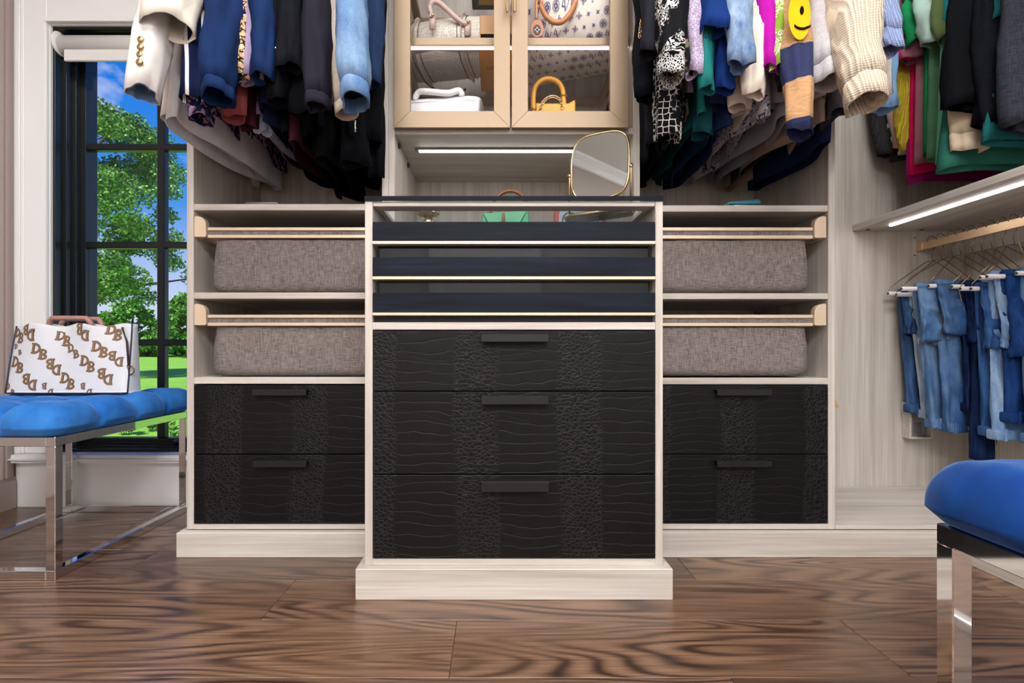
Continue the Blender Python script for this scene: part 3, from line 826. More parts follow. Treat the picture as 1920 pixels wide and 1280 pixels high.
# pull-out baskets
def basket(label, left, zr0, zr1, zr2, zr3, zbt, zbb, seed):
    """zr*: upper rail top/bottom, lower rail top/bottom (px rows); zbt/zbb: body"""
    yb = Y2 + .012
    if left: x_in, x_out, br0, br1, bx = CX0 - .001, S2(387), S2(364), S2(386), S2(397)
    else: x_in, x_out, br0, br1, bx = CX1 + .001, S2(1527), S2(1549.5), S2(1527.5), S2(1519)
    t = thing('pullout_basket', label, 'basket', ((x_in + x_out) / 2, yb, Z2(zbb)), 'fabric pull-out baskets')
    for a, b_ in ((zr0, zr1), (zr2, zr3)):
        box('gold_rail', min(x_in, x_out), max(x_in, x_out), yb - .006, yb + .006, Z2(b_), Z2(a), M_goldp, t)
    box('fabric_band', min(x_in, x_out), max(x_in, x_out), yb - .001, yb + .005, Z2(zr2 + 1), Z2(zr1 - 1), M_linen, t, bev=0)
    # bracket: plate with rounded upper corner
    sg = 1 if left else -1
    zt_, zb_ = Z2(zr0 - 20), Z2(zr3 - 1); w = abs(br1 - br0); r = .026
    pts = [(br0, zb_), (br1 - sg * .003, zb_), (br1, zb_ + .003), (br1, zt_ - r)]
    for k in range(1, 8):
        a = PI / 2 * k / 7; pts.append((br1 - sg * r * (1 - math.cos(a)), zt_ - r + r * math.sin(a)))
    pts += [(br0 + sg * .003, zt_), (br0, zt_ - .003)]
    prism('end_bracket', [(x_, yb - .012, z_) for x_, z_ in pts], (0, .02, 0), M_goldp, t, bev=.0008)
    box('slide', br0 + sg * .001, br0 + sg * .010, yb + .008, YK - .02, Z2(zr3), Z2(zr0), M_goldp, t)
    # sagging body
    V, Fc = [], []; nu, nv = 44, 16
    x0, x1 = bx, x_in
    zt2, zb2 = Z2(zbt), Z2(zbb)
    yd = .40
    prof = []
    N = 72
    for v in range(nv + 1):
        q = v / nv; z = zt2 + (zb2 - zt2) * q
        flare = .004 * math.sin(PI * q * .9) + .006 * q
        rcorn = .0
        if q > .82: rcorn = .016 * (1 - math.sqrt(max(0, 1 - ((q - .82) / .18) ** 2)))
        a0, a1 = min(x0, x1) - flare + rcorn, max(x0, x1) + flare - rcorn
        if left: a1 = x1 - .002
        else: a0 = x1 + .002
        y0, y1 = yb + .006 - flare * .5 + rcorn, yb + yd
        rc = .014
        for k in range(N):
            th = k / N * 4
            side, f = int(th), th - int(th)
            c = [(a0 + rc, y0), (a1 - rc, y0), (a1, y0 + rc), (a1, y1 - rc)]
            if side == 0: p = (a0 + (a1 - a0) * f, y0)
            elif side == 1: p = (a1, y0 + (y1 - y0) * f)
            elif side == 2: p = (a1 - (a1 - a0) * f, y1)
            else: p = (a0, y1 - (y1 - y0) * f)
            # round the vertical corners
            cx = min(max(p[0], a0 + rc), a1 - rc); cy = min(max(p[1], y0 + rc), y1 - rc)
            dx, dy = p[0] - cx, p[1] - cy; L = math.hypot(dx, dy)
            if L > rc: p = (cx + dx / L * rc, cy + dy / L * rc)
            wn_ = noise.noise(Vector((p[0] * 9 + seed, z * 22, p[1] * 9))) * .0045 + noise.noise(Vector((p[0] * 30 + seed, z * 9, p[1] * 30))) * .0022
            V.append((p[0], p[1] + wn_ * (1 if side == 0 else 0), z + (noise.noise(Vector((p[0] * 12, seed, 2))) * .003 if q < .1 else 0)))
    for v in range(nv):
        for k in range(N):
            k2 = (k + 1) % N; Fc.append((v * N + k, v * N + k2, (v + 1) * N + k2, (v + 1) * N + k))
    Fc.append(tuple(nv * N + k for k in range(N)))
    link('fabric_bin', mesh('bin', V, Fc), M_linen, t, smooth=True)
basket('grey fabric pull-out basket on the top shelf of the window-side bay', True, 425, 431, 439, 445, 447, 546, 1.0)
basket('grey fabric pull-out basket on the lower shelf of the window-side bay', True, 589.5, 595.5, 604.5, 610.5, 612, 705, 2.0)
basket('grey fabric pull-out basket on the top shelf of the corner-side bay', False, 425, 431.5, 440, 446.5, 448, 546, 3.0)
basket('grey fabric pull-out basket on the lower shelf of the corner-side bay', False, 589.5, 596, 605, 611, 613, 705, 4.0)

# ------------------------------------------------------------------ clothes
M_wire = plain('hanger_wire', '#8e7d62', .3, .9)
NSE = noise.noise

def garment(label, mat, neck, f, end, L, hw_hem=.25, ht=.022, wc=.04, dc=.035, name='shirt', cat='shirt', cuff=None, cuff_len=0.0, seed=0,
            hw_sh=.20, fold=.010, k=3, group=None, lining=None, back_end=None, sleeve_mat=None, wide_top=.05, hem_band=None, puff=0.0, one_sleeve=False, hemskew=0.0):
    """neck: world point under the hook; f: unit 2-D direction towards the sleeve the camera sees; end: world point of that cuff;
    L: neck to hem; hw_*: half widths along f; ht: half thickness; wc, dc: half width / depth of the cuff"""
    rr = random.Random(seed * 7 + 1)
    neck = Vector(neck); fv = Vector((f[0], f[1], 0)).normalized(); tv = Vector((-fv.y, fv.x, 0))
    o = thing(name, label, cat, neck - Vector((0, 0, L)), group)
    ph = rr.uniform(0, 6.28); ph2 = rr.uniform(0, 6.28); sd = seed * 3.7
    NT_, NV = 44, 18
    V, Fc = [], []
    sway = rr.uniform(-.008, .008)
    slope = .33
    for v in range(NV + 1):
        q = v / NV
        hw = hw_sh + (hw_hem - hw_sh) * q ** .8
        th = .012 + (ht - .012) * min(1, q * 2.2)
        for i in range(NT_):
            a = 2 * PI * i / NT_
            ca, sa = math.cos(a), math.sin(a)
            A = hw * math.copysign(abs(ca) ** .8, ca)
            T = th * math.copysign(abs(sa) ** .7, sa)
            amp = fold * (q ** 1.2)
            T += amp * math.sin(k * a + ph + 2.2 * q) + amp * .7 * math.sin((k + 2) * a + ph2)
            nz = NSE(Vector((A * 9 + sd, T * 20, q * 5))) * .006 * min(1, q * 3)
            T += nz + sway * q
            z = -(1 - q) ** 2 * slope * abs(A) - q * L + .008 * q * math.sin(2 * a + ph2) + hemskew * q * A
            V.append(neck + fv * (A + nz) + tv * T + Vector((0, 0, z)))
    for v in range(NV):
        for i in range(NT_):
            j = (i + 1) % NT_
            Fc.append((v * NT_ + i, v * NT_ + j, (v + 1) * NT_ + j, (v + 1) * NT_ + i))
    Fc.append(tuple(range(NT_)))
    body = link('body', mesh('body', V, Fc), mat, o, smooth=True); solid(body)
    if hem_band:
        Vb, Fb = [], []
        base = V[(NV - 1) * NT_:(NV + 1) * NT_]
        ctr = sum(base, Vector()) / len(base)
        for rix in (0, 1):
            for i in range(NT_):
                p = base[rix * NT_ + i]; dd = (p - ctr); dd.z = 0
                Vb.append(p + dd.normalized() * .0035 + Vector((0, 0, -.004 if rix else 0)))
        for i in range(NT_):
            j = (i + 1) % NT_; Fb.append((i, j, NT_ + j, NT_ + i))
        solid(link('hem_band', mesh('hem', Vb, Fb), hem_band, o, smooth=True))
    # sleeves
    def sleeve(E, sgn, sm, det=True):
        E = Vector(E); S = neck + fv * (sgn * hw_sh * .93) + Vector((0, 0, -slope * hw_sh - .035))
        C = Vector((S.x + fv.x * sgn * .05, S.y + fv.y * sgn * .05, (S.z * .62 + E.z * .38)))
        C.x = C.x * .5 + E.x * .5; C.y = C.y * .45 + E.y * .55
        n_, m_ = 26, 20
        V, Fc, rings = [], [], []
        for v in range(m_ + 1):
            q = v / m_
            c = S * (1 - q) ** 2 + C * (2 * q * (1 - q)) + E * q * q
            d = ((C - S) * (2 * (1 - q)) + (E - C) * (2 * q)).normalized()
            t_ = (tv - d * tv.dot(d)).normalized(); u_ = d.cross(t_).normalized()
            wt = (wide_top * (1 - q) + wc * q); wd = (.075 * (1 - q) + dc * q)
            pf = 1 + puff * math.sin(PI * min(1, max(0, (q - .35) / .62))) ** 2
            if cuff and q > .97: pf *= .93
            wt *= pf; wd *= pf
            row = []
            for i in range(n_):
                a = 2 * PI * i / n_
                ca, sa = math.cos(a), math.sin(a)
                w = 1 + .10 * math.sin(2 * a + ph + 3 * q) * q
                wr = NSE(Vector((ca * 1.3 + sd, sa * 1.3, q * 5.0))) * .013 + NSE(Vector((ca * 2.2 + sd + q * 3, sa * 2.2 + 7, q * 12))) * .007
                row.append(c + t_ * (ca * (wt * w + wr)) + u_ * (sa * (wd * w + wr)) + Vector((0, 0, .006 * math.sin(a * 2 + ph2) * q)))
            rings.append((row, t_, u_, d, c)); V += row
        for v in range(m_):
            for i in range(n_):
                j = (i + 1) % n_; Fc.append((v * n_ + i, v * n_ + j, (v + 1) * n_ + j, (v + 1) * n_ + i))
        so = link('sleeve', mesh('sleeve', V, Fc), sm, o, smooth=True); solid(so)
        row, t_, u_, d, c = rings[-1]
        if cuff and det:
            Vc, Fq = [], []
            for g, (sc, dz) in enumerate(((1.0, -.002), (1.03, .003), (1.02, cuff_len * .5), (.98, cuff_len))):
                for p in row: Vc.append(c + (p - c) * sc + d * dz)
            for g in range(3):
                for i in range(n_):
                    j = (i + 1) % n_; Fq.append((g * n_ + i, g * n_ + j, (g + 1) * n_ + j, (g + 1) * n_ + i))
            solid(link('cuff', mesh('cuff', Vc, Fq), cuff, so, smooth=True), .003)
        if lining and det:
            Vl, Fl = [], []
            for g, (rw, sc) in enumerate(((rings[-5], .86), (rings[-3], .86), (rings[-1], .88))):
                for p in rw[0]: Vl.append(rw[4] + (p - rw[4]) * sc)
            for g in range(2):
                for i in range(n_):
                    j = (i + 1) % n_; Fl.append((g * n_ + i, g * n_ + j, (g + 1) * n_ + j, (g + 1) * n_ + i))
            Fl.append(tuple(range(n_)))
            link('lining', mesh('lining', Vl, Fl), lining, so, smooth=True)
        return so, rings
    res = sleeve(end, 1, sleeve_mat or mat) if end is not None else None
    if not one_sleeve and end is not None:
        d0 = Vector(end) - neck; fa = d0.dot(fv)
        be = neck - fv * min(.26, abs(fa) * .85) + tv * d0.dot(tv) * .2 + Vector((0, 0, max(d0.z, -L + .10)))
        sleeve(be, -1, sleeve_mat or mat, False)
    # hanger
    hk = []
    zr = ZROD + .012 - neck.z
    for i in range(9):
        a = PI * (-.1 + 1.25 * i / 8)
        hk.append(neck + fv * (.018 * math.cos(a)) + Vector((0, 0, zr - .004 + .018 * math.sin(a))))
    hk = hk[::-1] + [neck + Vector((0, 0, .02)), neck + Vector((0, 0, -.012))]
    tube('hanger_hook', hk, .0018, M_wire, o, n=6)
    tube('hanger_arms', [neck + fv * (-hw_sh * .9) + Vector((0, 0, -.015 - slope * hw_sh)), neck + Vector((0, 0, -.012)), neck + fv * (hw_sh * .9) + Vector((0, 0, -.015 - slope * hw_sh))], .003, M_wire, o, n=6)
    return o, res

ZN_ = 1.985            # neck height
GL, GR, GW = 'clothes hanging beside the window', 'clothes hanging right of the glass doors', 'tops hanging above the lit shelf'
def hang(label, mat, px, py, Ys, wpx, hem, xrod, grp, front=None, yaw=None, **kw):
    """px, py: centre and bottom of the front sleeve in the photograph, at distance Ys; hem: height of the hem"""
    xs = X_(px, Ys); zs = Z_(py, Ys)
    kw.setdefault('wc', wpx * Ys / F / 2); kw.setdefault('dc', kw['wc'] * .8)
    nk = (xrod, YROD, ZN_)
    ang = math.atan2((xs - xrod) * .55, YROD - Ys)
    f = (math.sin(ang), -math.cos(ang))
    kw.setdefault('cuff_len', .0)
    zs += kw['cuff_len']
    return garment(label, mat, nk, f, (xs, Ys, zs), ZN_ - hem, group=grp, **kw)

fa = fabric
WHITE_W = fa('ivory_wool', '#d9d4d0'); WHITE_C = fa('white_cotton', '#e2e4ea'); CREAM = fa('cream_satin', '#ddd6c8', rough=.55)
NAVY = fa('navy_jersey', '#141d3d'); ROYAL = fa('royal_navy', '#122850'); BLACK = fa('black_cotton', '#07090e'); BLACK2 = fa('black_wool', '#06070b', 'melange', '#10131a')
INK = fa('ink_blue', '#0f1730'); CHAR = fa('charcoal_violet', '#201e2a'); MAROON = fa('maroon', '#3c1722'); BRICK = fa('brick_red', '#8a4446')
LILAC = fa('lilac', '#9d8caa'); BEIGE = fa('beige_denim', '#b5a696', 'denim', '#cbbeb0'); LDEN = fa('light_denim', '#5577a3', 'denim', '#8faccb')
DDEN = fa('dark_denim', '#1d2c4a', 'denim', '#2c4168'); LEO = fa('leopard', '#b58a5a', 'leopard'); PALEB = fa('pale_blue', '#a9b6cf')

# ---- left bay, from the window towards the glass doors
ob_, res = hang('ivory blazer with four gold sleeve buttons, nearest the window', WHITE_W, 268, 178, 1.22, 56, 1.252, -.885, GL, name='blazer', cat='blazer', hw_hem=.30, ht=.03, fold=.010, seed=1, lining=fa('blue_lining', '#7fa0c4', rough=.4), wide_top=.05, dc=.033, k=2)
slv, rings = res
row, t_, u_, d_, c_ = rings[-1]
for i in range(4):
    p = P(264.5 - i * .8, 75 + 14 * i, 1.185)
    near = [q.y for rg in rings for q in rg[0] if abs(VX + F * q.x / q.y - 264) < 20 and abs(VY - F * (q.z - CAMZ) / q.y - (75 + 14 * i)) < 18]
    yb_ = min(near) if near else 1.185
    p = P(264.5 - i * .8, 75 + 14 * i, yb_)
    V, Fc = ball_data((p.x, yb_ - .001, p.z), .0085, 12, 8, (1, .6, 1))
    link('gold_button', mesh('btn', V, Fc), M_brass, slv, smooth=True)
hang('cream satin blouse with gathered sleeves, beside the ivory blazer', CREAM, 312, 52, 1.24, 84, 1.34, -.862, GL, name='blouse', cat='blouse', puff=.25, seed=2, fold=.014, hw_hem=.24, wide_top=.06)
hang('white cotton shirt with the longest hem by the window', WHITE_C, 330, -60, 1.40, 50, 1.235, -.84, GL, name='shirt', hw_hem=.31, seed=3, fold=.012, ht=.03)
hang('navy dress shirt with white vertical stripes', fa('navy_stripe', '#121c3c', 'vstripe', '#e4e3e6', scale=1.6), 362, 185, 1.29, 40, 1.33, -.815, GL, name='striped_shirt', seed=4, hw_hem=.26)
hang('dark navy floral blouse behind the striped sleeve', fa('navy_floral', '#131b38', 'floral', '#a08ba8'), 375, 226, 1.33, 48, 1.29, -.79, GL, name='floral_blouse', cat='blouse', seed=5, hw_hem=.25, puff=.1)
hang('royal blue sweatshirt with ribbed cuff', ROYAL, 414, 190, 1.26, 56, 1.36, -.765, GL, name='sweatshirt', cat='sweatshirt', cuff=ROYAL, cuff_len=.03, seed=6, hw_hem=.24, dc=.04)
hang('brick red top under the royal blue sleeve', BRICK, 438, 222, 1.35, 44, 1.33, -.745, GL, name='casual_top', cat='top', seed=7)
hang('leopard print blouse beside the lilac sleeve', LEO, 457, 148, 1.30, 30, 1.36, -.725, GL, name='leopard_blouse', cat='blouse', seed=8)
hang('lilac blouse with folded sleeve', LILAC, 474, 152, 1.31, 34, 1.33, -.705, GL, name='blouse', cat='blouse', seed=9, hw_hem=.26)
hang('maroon knit top beneath the lilac sleeve', MAROON, 468, 240, 1.42, 36, 1.30, -.69, GL, name='knitted_shirt', cat='top', seed=10)
hang('pale blue shirt with thin lilac hem', PALEB, 492, 250, 1.47, 26, 1.28, -.672, GL, name='shirt', seed=11, hw_hem=.24, hem_band=LILAC)
hang('blue long-sleeved top between lilac and black clothes', ROYAL, 494, 150, 1.28, 44, 1.29, -.65, GL, name='long_sleeved_shirt', cat='top', seed=12)
hang('ink blue dress with a lavender trimmed hem', INK, 505, 205, 1.38, 40, 1.25, -.63, GL, name='dress', cat='dress', seed=13, hw_hem=.27)
hang('black top with small silver studs', BLACK, 520, 190, 1.31, 38, 1.27, -.61, GL, name='studded_top', cat='top', seed=14, hw_hem=.26)
hang('black cardigan next to the studded top', BLACK2, 543, 130, 1.28, 40, 1.235, -.59, GL, name='cardigan', cat='cardigan', seed=15, hw_hem=.25)
hang('maroon dress with the lowest dark red hem', MAROON, 560, 250, 1.45, 34, 1.20, -.572, GL, name='dress', cat='dress', seed=16, hw_hem=.27)
hang('black blouse with loose sleeve, left of the charcoal one', BLACK, 566, 215, 1.33, 40, 1.22, -.55, GL, name='blouse', cat='blouse', seed=17)
hang('charcoal violet sweatshirt beside the beige jacket', CHAR, 598, 205, 1.27, 44, 1.26, -.52, GL, name='sweatshirt', cat='sweatshirt', cuff=CHAR, cuff_len=.03, seed=18)
hang('long black dress reaching down to the shelf', BLACK, 610, 290, 1.48, 44, 1.165, -.50, GL, name='dress', cat='dress', seed=19, hw_hem=.22)
hang('beige denim jacket behind the light blue sleeve', BEIGE, 646, 216, 1.31, 46, 1.33, -.475, GL, name='denim_jacket', cat='jacket', cuff=BEIGE, cuff_len=.028, seed=20)
hang('light blue denim jacket with buttoned cuff', LDEN, 664, 200, 1.22, 62, 1.36, -.45, GL, name='denim_jacket', cat='jacket', cuff=LDEN, cuff_len=.042, seed=21, dc=.04, lining=DDEN)
hang('black jacket with zip pull under the denim sleeve', BLACK2, 668, 310, 1.46, 50, 1.225, -.425, GL, name='jacket', cat='jacket', seed=22, hw_hem=.24)
hang('black velvet top beside the display cabinet', BLACK, 692, 270, 1.47, 46, 1.22, -.402, GL, name='casual_top', cat='top', seed=23, hw_hem=.23)
hang('dark denim shirt touching the display cabinet', DDEN, 700, 160, 1.40, 34, 1.24, -.378, GL, name='denim_shirt', cat='shirt', seed=24, hw_hem=.22)
hang('black shirt hanging last before the display cabinet', BLACK2, 706, 330, 1.53, 24, 1.23, -.362, GL, name='shirt', seed=25, hw_hem=.22, ht=.015, fold=.005)

# ---- right bay, from the glass doors towards the corner
TEAL = fa('teal', '#1f7370'); DTEAL = fa('dark_teal', '#123f45'); BAND = fa('bandana', '#0e0e12', 'scroll', '#d8d6d2')
LACE = fa('lilac_lace', '#bdb0c6', 'lace', '#8a7d96'); BLUE = fa('deep_blue', '#12306e'); NAVY2 = fa('navy_silk', '#101f42', rough=.5)
WASH = fa('washed_denim', '#3f618c', 'denim', '#a9bfd6'); CREAM2 = fa('cream_cotton', '#d6cabd'); ECRU = fa('ecru', '#cdbfb1')
MAG = fa('magenta', '#a01290'); RED = fa('red_cotton', '#c01530'); GPRINT = fa('green_print', '#7c9a35', 'scroll', '#ece9d4', scale=.9)
DGREY = fa('dark_grey', '#3a3a3c', 'knit'); LGREY = fa('light_grey', '#a9a6aa', 'melange', '#bdbabd'); KNIT = fa('cream_knit', '#dccdb8', 'knit', scale=1.0)
BKNIT = fa('blue_knit', '#94a6d0', 'knit', scale=.9); OFFW = fa('offwhite_rib', '#dfd9cf', 'knit', scale=.8); STEEL = fa('steel_blue', '#6e93bd')
GFLOR = fa('grey_floral', '#b4b1b8', 'scroll', '#3a3550', scale=.8); TAUPE_ = fa('taupe', '#8f7d70'); GREYV = fa('grey_viscose', '#8b8a94'); SLATE = fa('slate_grey', '#4b4a4e')
hang('black jacket with gold chain detail beside the glass doors', BLACK2, 1207, 185, 1.42, 40, 1.20, .47, GR, name='jacket', cat='jacket', seed=31, hw_hem=.24)
hang('charcoal top next to the black jacket', fa('charcoal', '#23232b'), 1222, 100, 1.33, 40, 1.22, .487, GR, name='casual_top', cat='top', seed=32)
ob_, resb = hang('black and white bandana print shirt', BAND, 1258, 150, 1.27, 58, 1.30, .505, GR, name='bandana_shirt', cat='shirt', seed=33, hw_hem=.27, cuff=fa('bandana_border', '#101014', 'lace', '#dcdad6'), cuff_len=.04)
hang('black top with honeycomb chain print hem', fa('honeycomb', '#0d0d11', 'hex', '#c9c6c0'), 1252, 262, 1.38, 46, 1.27, .525, GR, name='casual_top', cat='top', seed=34, hw_hem=.25)
hang('black floral blouse beside the bandana shirt', fa('black_floral', '#141317', 'floral', '#6b6f55', scale=.8), 1284, 142, 1.30, 30, 1.28, .545, GR, name='floral_blouse', cat='blouse', seed=35)
hang('lilac lace blouse with narrow straight sleeve', LACE, 1302, 140, 1.28, 26, 1.33, .56, GR, name='lace_blouse', cat='top', seed=36)
hang('teal blouse with bright cuff', TEAL, 1325, 168, 1.29, 32, 1.27, .58, GR, name='blouse', cat='blouse', seed=37, hw_hem=.28)
hang('dark teal dress with ruffled hem', DTEAL, 1318, 255, 1.42, 44, 1.245, .60, GR, name='dress', cat='dress', seed=38, hw_hem=.27, fold=.016)
hang('deep blue blouse with folded short sleeve', BLUE, 1338, 60, 1.27, 48, 1.26, .615, GR, name='blouse', cat='blouse', seed=39, puff=.15)
hang('navy silk dress with wide hem', NAVY2, 1345, 200, 1.38, 44, 1.225, .635, GR, name='dress', cat='dress', seed=40, hw_hem=.28, fold=.014)
hang('deep blue long-sleeved shirt left of the washed denim', BLUE, 1362, 170, 1.30, 34, 1.26, .655, GR, name='shirt', seed=41)
hang('washed blue denim shirt with rolled sleeve', WASH, 1388, 125, 1.25, 42, 1.30, .675, GR, name='denim_shirt', cat='shirt', seed=42, puff=.12)
hang('ecru blouse with wide sleeve under the denim shirt', ECRU, 1388, 205, 1.36, 40, 1.27, .695, GR, name='blouse', cat='blouse', seed=43, hw_hem=.27, fold=.014)
hang('cream cotton shirt left of the magenta top', CREAM2, 1414, 178, 1.29, 34, 1.30, .712, GR, name='shirt', seed=44, hw_hem=.26)
hang('grey floral blouse with dark vine print', GFLOR, 1420, 225, 1.42, 30, 1.255, .73, GR, name='floral_blouse', cat='blouse', seed=45, hw_hem=.29, fold=.014)
hang('magenta shirt with narrow sleeve', MAG, 1437, 130, 1.28, 30, 1.33, .75, GR, name='casual_top', cat='top', seed=46)
hang('red cotton top beside the magenta one', RED, 1446, 118, 1.31, 20, 1.34, .765, GR, name='casual_top', cat='top', seed=47)
hang('green and white print blouse', GPRINT, 1458, 132, 1.28, 26, 1.32, .78, GR, name='print_blouse', cat='blouse', seed=48)
hang('grey viscose blouse with long pale hem', GREYV, 1462, 195, 1.38, 36, 1.25, .795, GR, name='blouse', cat='blouse', seed=49, hw_hem=.29, fold=.014)
hang('dark grey knit cardigan left of the smiling face sweater', DGREY, 1474, 165, 1.32, 24, 1.29, .81, GR, name='cardigan', cat='cardigan', seed=50)

# sweater with colour blocks and a smiling face on the sleeve
t = NT('colour_block_knit')
gp = t.add('ShaderNodeNewGeometry').outputs['Position']; sp = t.add('ShaderNodeSeparateXYZ'); t.lk(gp, sp.inputs[0])
w_ = t.noise(t.pos((60, 60, 200)), 1.0, 3)
zz = t.math('ADD', sp.outputs['Z'], t.math('MULTIPLY', sp.outputs['X'], -.10))
zo = t.math('MULTIPLY', t.math('SUBTRACT', zz, 1.0), 1.0)
ysl = 1.235
def zst(py): return Z_(py, ysl) - .10 * X_(1498, ysl) - 1.0
cc = t.ramp(zo, [(0, '#1a2250'), (zst(232), '#b98f63'), (zst(152), '#1a2250'), (zst(80), '#b3895d'), (1, '#b3895d')], 'CONSTANT')
t.col(t.mix(.35, cc, t.ramp(w_, [(.3, '#6d6d6d'), (.65, WHT)]), 'MULTIPLY')); t.set(Roughness=.9); t.bump(w_, .5, .002)
M_block = t.m
ob_, res = hang('brown and navy colour block sweater with a yellow smiling face', M_block, 1499, 250, 1.22, 44, 1.34, .83, GR, name='sweater', cat='sweater', seed=51, dc=.028, hw_hem=.25)
slv, rings = res
def sleeve_front(rings, px, py):
    """point on the camera side of a sleeve for a place in the photograph, plus a little clearance"""
    best = None
    for row, t_, u_, d_, c_ in rings:
        for p in row:
            q = Vector(p); sx = VX + F * q.x / q.y; sy = VY - F * (q.z - CAMZ) / q.y
            dd = (sx - px) ** 2 + (sy - py) ** 2 + (q.y * 40) ** 2
            if best is None or dd < best[0]: best = (dd, q)
    return best[1]
def decal(name, outline, mat, parent, yfun, off):
    pts = [(X_(px, yfun(px, py)), yfun(px, py) - off, Z_(py, yfun(px, py))) for px, py in outline]
    return prism(name, pts, (0, .0015, 0), mat, parent)
yA = min(p.y for rg in rings for p in rg[0] if -40 < VY - F * (p.z - CAMZ) / p.y < 90) - .003
yfun = lambda px, py: yA
face = [(1500 + 21.5 * math.cos(a) * (1.0 if math.cos(a) < 0 else .93), 28 + 49 * math.sin(a) * (.95)) for a in [2 * PI * i / 28 for i in range(28)]]
decal('smiling_face', face, fa('yellow_felt', '#e8b317'), slv, yfun, 0)
decal('face_eye', [(1503 + 3.6 * math.cos(a), 20 + 8 * math.sin(a)) for a in [2 * PI * i / 14 for i in range(14)]], BLACK, slv, yfun, .002)
sm = [(1489, 47), (1494, 51), (1500, 53), (1507, 53), (1515, 50), (1519, 48)]
decal('face_smile', [(a, b_ - 1) for a, b_ in sm] + [(a, b_ + 3.5) for a, b_ in sm[::-1]], BLACK, slv, yfun, .002)

hang('light grey sweatshirt between the smiling face and the cream knit', LGREY, 1550, 160, 1.25, 54, 1.30, .855, GR, name='sweatshirt', cat='sweatshirt', cuff=LGREY, cuff_len=.045, seed=52, dc=.045, hw_hem=.26)
hang('taupe blouse with a long wavy hem', TAUPE_, 1530, 190, 1.37, 40, 1.235, .875, GR, name='blouse', cat='blouse', seed=53, hw_hem=.30, fold=.015)
hang('slate grey sweater with ribbed hem', SLATE, 1570, 215, 1.36, 40, 1.255, .895, GR, name='sweater', cat='sweater', seed=54, hw_hem=.30, hem_band=DGREY)
hang('cream chunky knit sweater with balloon sleeve', KNIT, 1614, 205, 1.17, 60, 1.36, .925, GR, name='knit_sweater', cat='sweater', cuff=KNIT, cuff_len=.055, seed=55, dc=.05, puff=.45, hw_hem=.25)
hang('dark navy cardigan with the lowest hem of the right clothes', NAVY, 1578, 170, 1.40, 40, 1.205, .945, GR, name='cardigan', cat='cardigan', seed=56, hw_hem=.22)
hang('off white ribbed sweater behind the cream knit', OFFW, 1652, 182, 1.33, 40, 1.38, .965, GR, name='ribbed_sweater', cat='sweater', seed=57)
hang('steel blue shirt with open cuff in the corner', STEEL, 1660, 205, 1.40, 46, 1.36, .985, GR, name='shirt', seed=58)
hang('pale blue knit sweater with ribbed cuff, last before the corner', BKNIT, 1668, 105, 1.22, 44, 1.38, 1.003, GR, name='knit_sweater', cat='sweater', cuff=BKNIT, cuff_len=.05, seed=59, puff=.15)

# ---- right wall: garments face the camera
PINK = fa('hot_pink', '#d6135d'); MAUVE = fa('mauve', '#94606a'); GREEN = fa('emerald', '#1b8a50'); SAGE = fa('sage', '#5c8a66'); MINT = fa('mint', '#6fb596')
OLIVE = fa('olive', '#6d7f50'); AQUA = fa('aqua', '#2aa0ac'); PALEM = fa('pale_mint', '#b3d3c6'); PPINK = fa('pale_pink', '#c39a93'); YEL = fa('yellow', '#d9c23c', 'knit')
PLUM = fa('plum', '#8c1260'); CYAN = fa('cyan_blue', '#1c7fae'); CREAMC = fa('cream_fleece', '#e6d6b8'); SEA = fa('sea_green', '#2f6f5f'); GREYM = fa('grey_marl', '#25272e', 'melange', '#383a44')
def wall_hang(label, mat, px, py, Y, wpx, hem_py, seed, lx=None, **kw):
    """lx: photo column of the left hem corner"""
    zc = Z_(py, Y); zh = Z_(hem_py, Y)
    kw.setdefault('wc', .03); kw['dc'] = wpx * Y / F / 2
    kw.setdefault('cuff_len', 0.0); zc += kw['cuff_len']
    if lx is not None: kw['hw_hem'] = max(.14, min(.29, XROD - X_(lx, Y)))
    kw.setdefault('hw_hem', .22)
    return garment(label, mat, (XROD, Y, ZN_), (-1, 0), (X_(px, Y), Y - .004, zc), ZN_ - zh, group=GW, seed=seed, wide_top=.03, ht=kw.pop('ht', .016), fold=kw.pop('fold', .006), **kw)
wall_hang('dark grey ribbed sweater hanging deepest in the corner', DGREY, 1662, 290, 1.95, 34, 300, 71, 1690, name='ribbed_sweater', cat='sweater', wc=.03)
wall_hang('green jersey with white stripes near the corner', fa('green_stripe', '#0f6a48', 'stripe', '#e6e6df'), 1684, 278, 1.915, 22, 285, 72, 1700, name='striped_jersey', cat='jersey')
wall_hang('pale pink top with a tiny red mark', PPINK, 1692, 275, 1.885, 24, 284, 73, 1702, name='casual_top', cat='top')
wall_hang('cyan blue short-sleeved tee under the pink sleeve', CYAN, 1696, 172, 1.86, 38, 240, 74, 1716, name='tee', cat='tee')
wall_hang('yellow ribbed knit shirt near the corner', YEL, 1704, 280, 1.835, 22, 290, 75, 1716, name='knitted_shirt', cat='top')
wall_hang('plum pink dress with the longest hem above the lit shelf', PLUM, 1706, 60, 1.81, 40, 340, 76, 1706, name='dress', cat='dress', hw_hem=.26)
wall_hang('hot pink blouse with rolled sleeve', PINK, 1696, 118, 1.785, 44, 322, 77, 1712, name='blouse', cat='blouse', puff=.15)
wall_hang('mauve top with curled sleeve edge', MAUVE, 1712, 112, 1.755, 36, 304, 78, 1716, name='casual_top', cat='top')
wall_hang('emerald green tee with wide short sleeve', GREEN, 1722, 82, 1.725, 46, 290, 79, 1736, name='tee', cat='tee')
wall_hang('sage green top between emerald and mint', SAGE, 1742, 60, 1.70, 34, 302, 80, 1740, name='casual_top', cat='top')
wall_hang('pale mint tee with ruffled sleeve', PALEM, 1752, 82, 1.675, 46, 300, 81, 1766, name='tee', cat='tee', puff=.2)
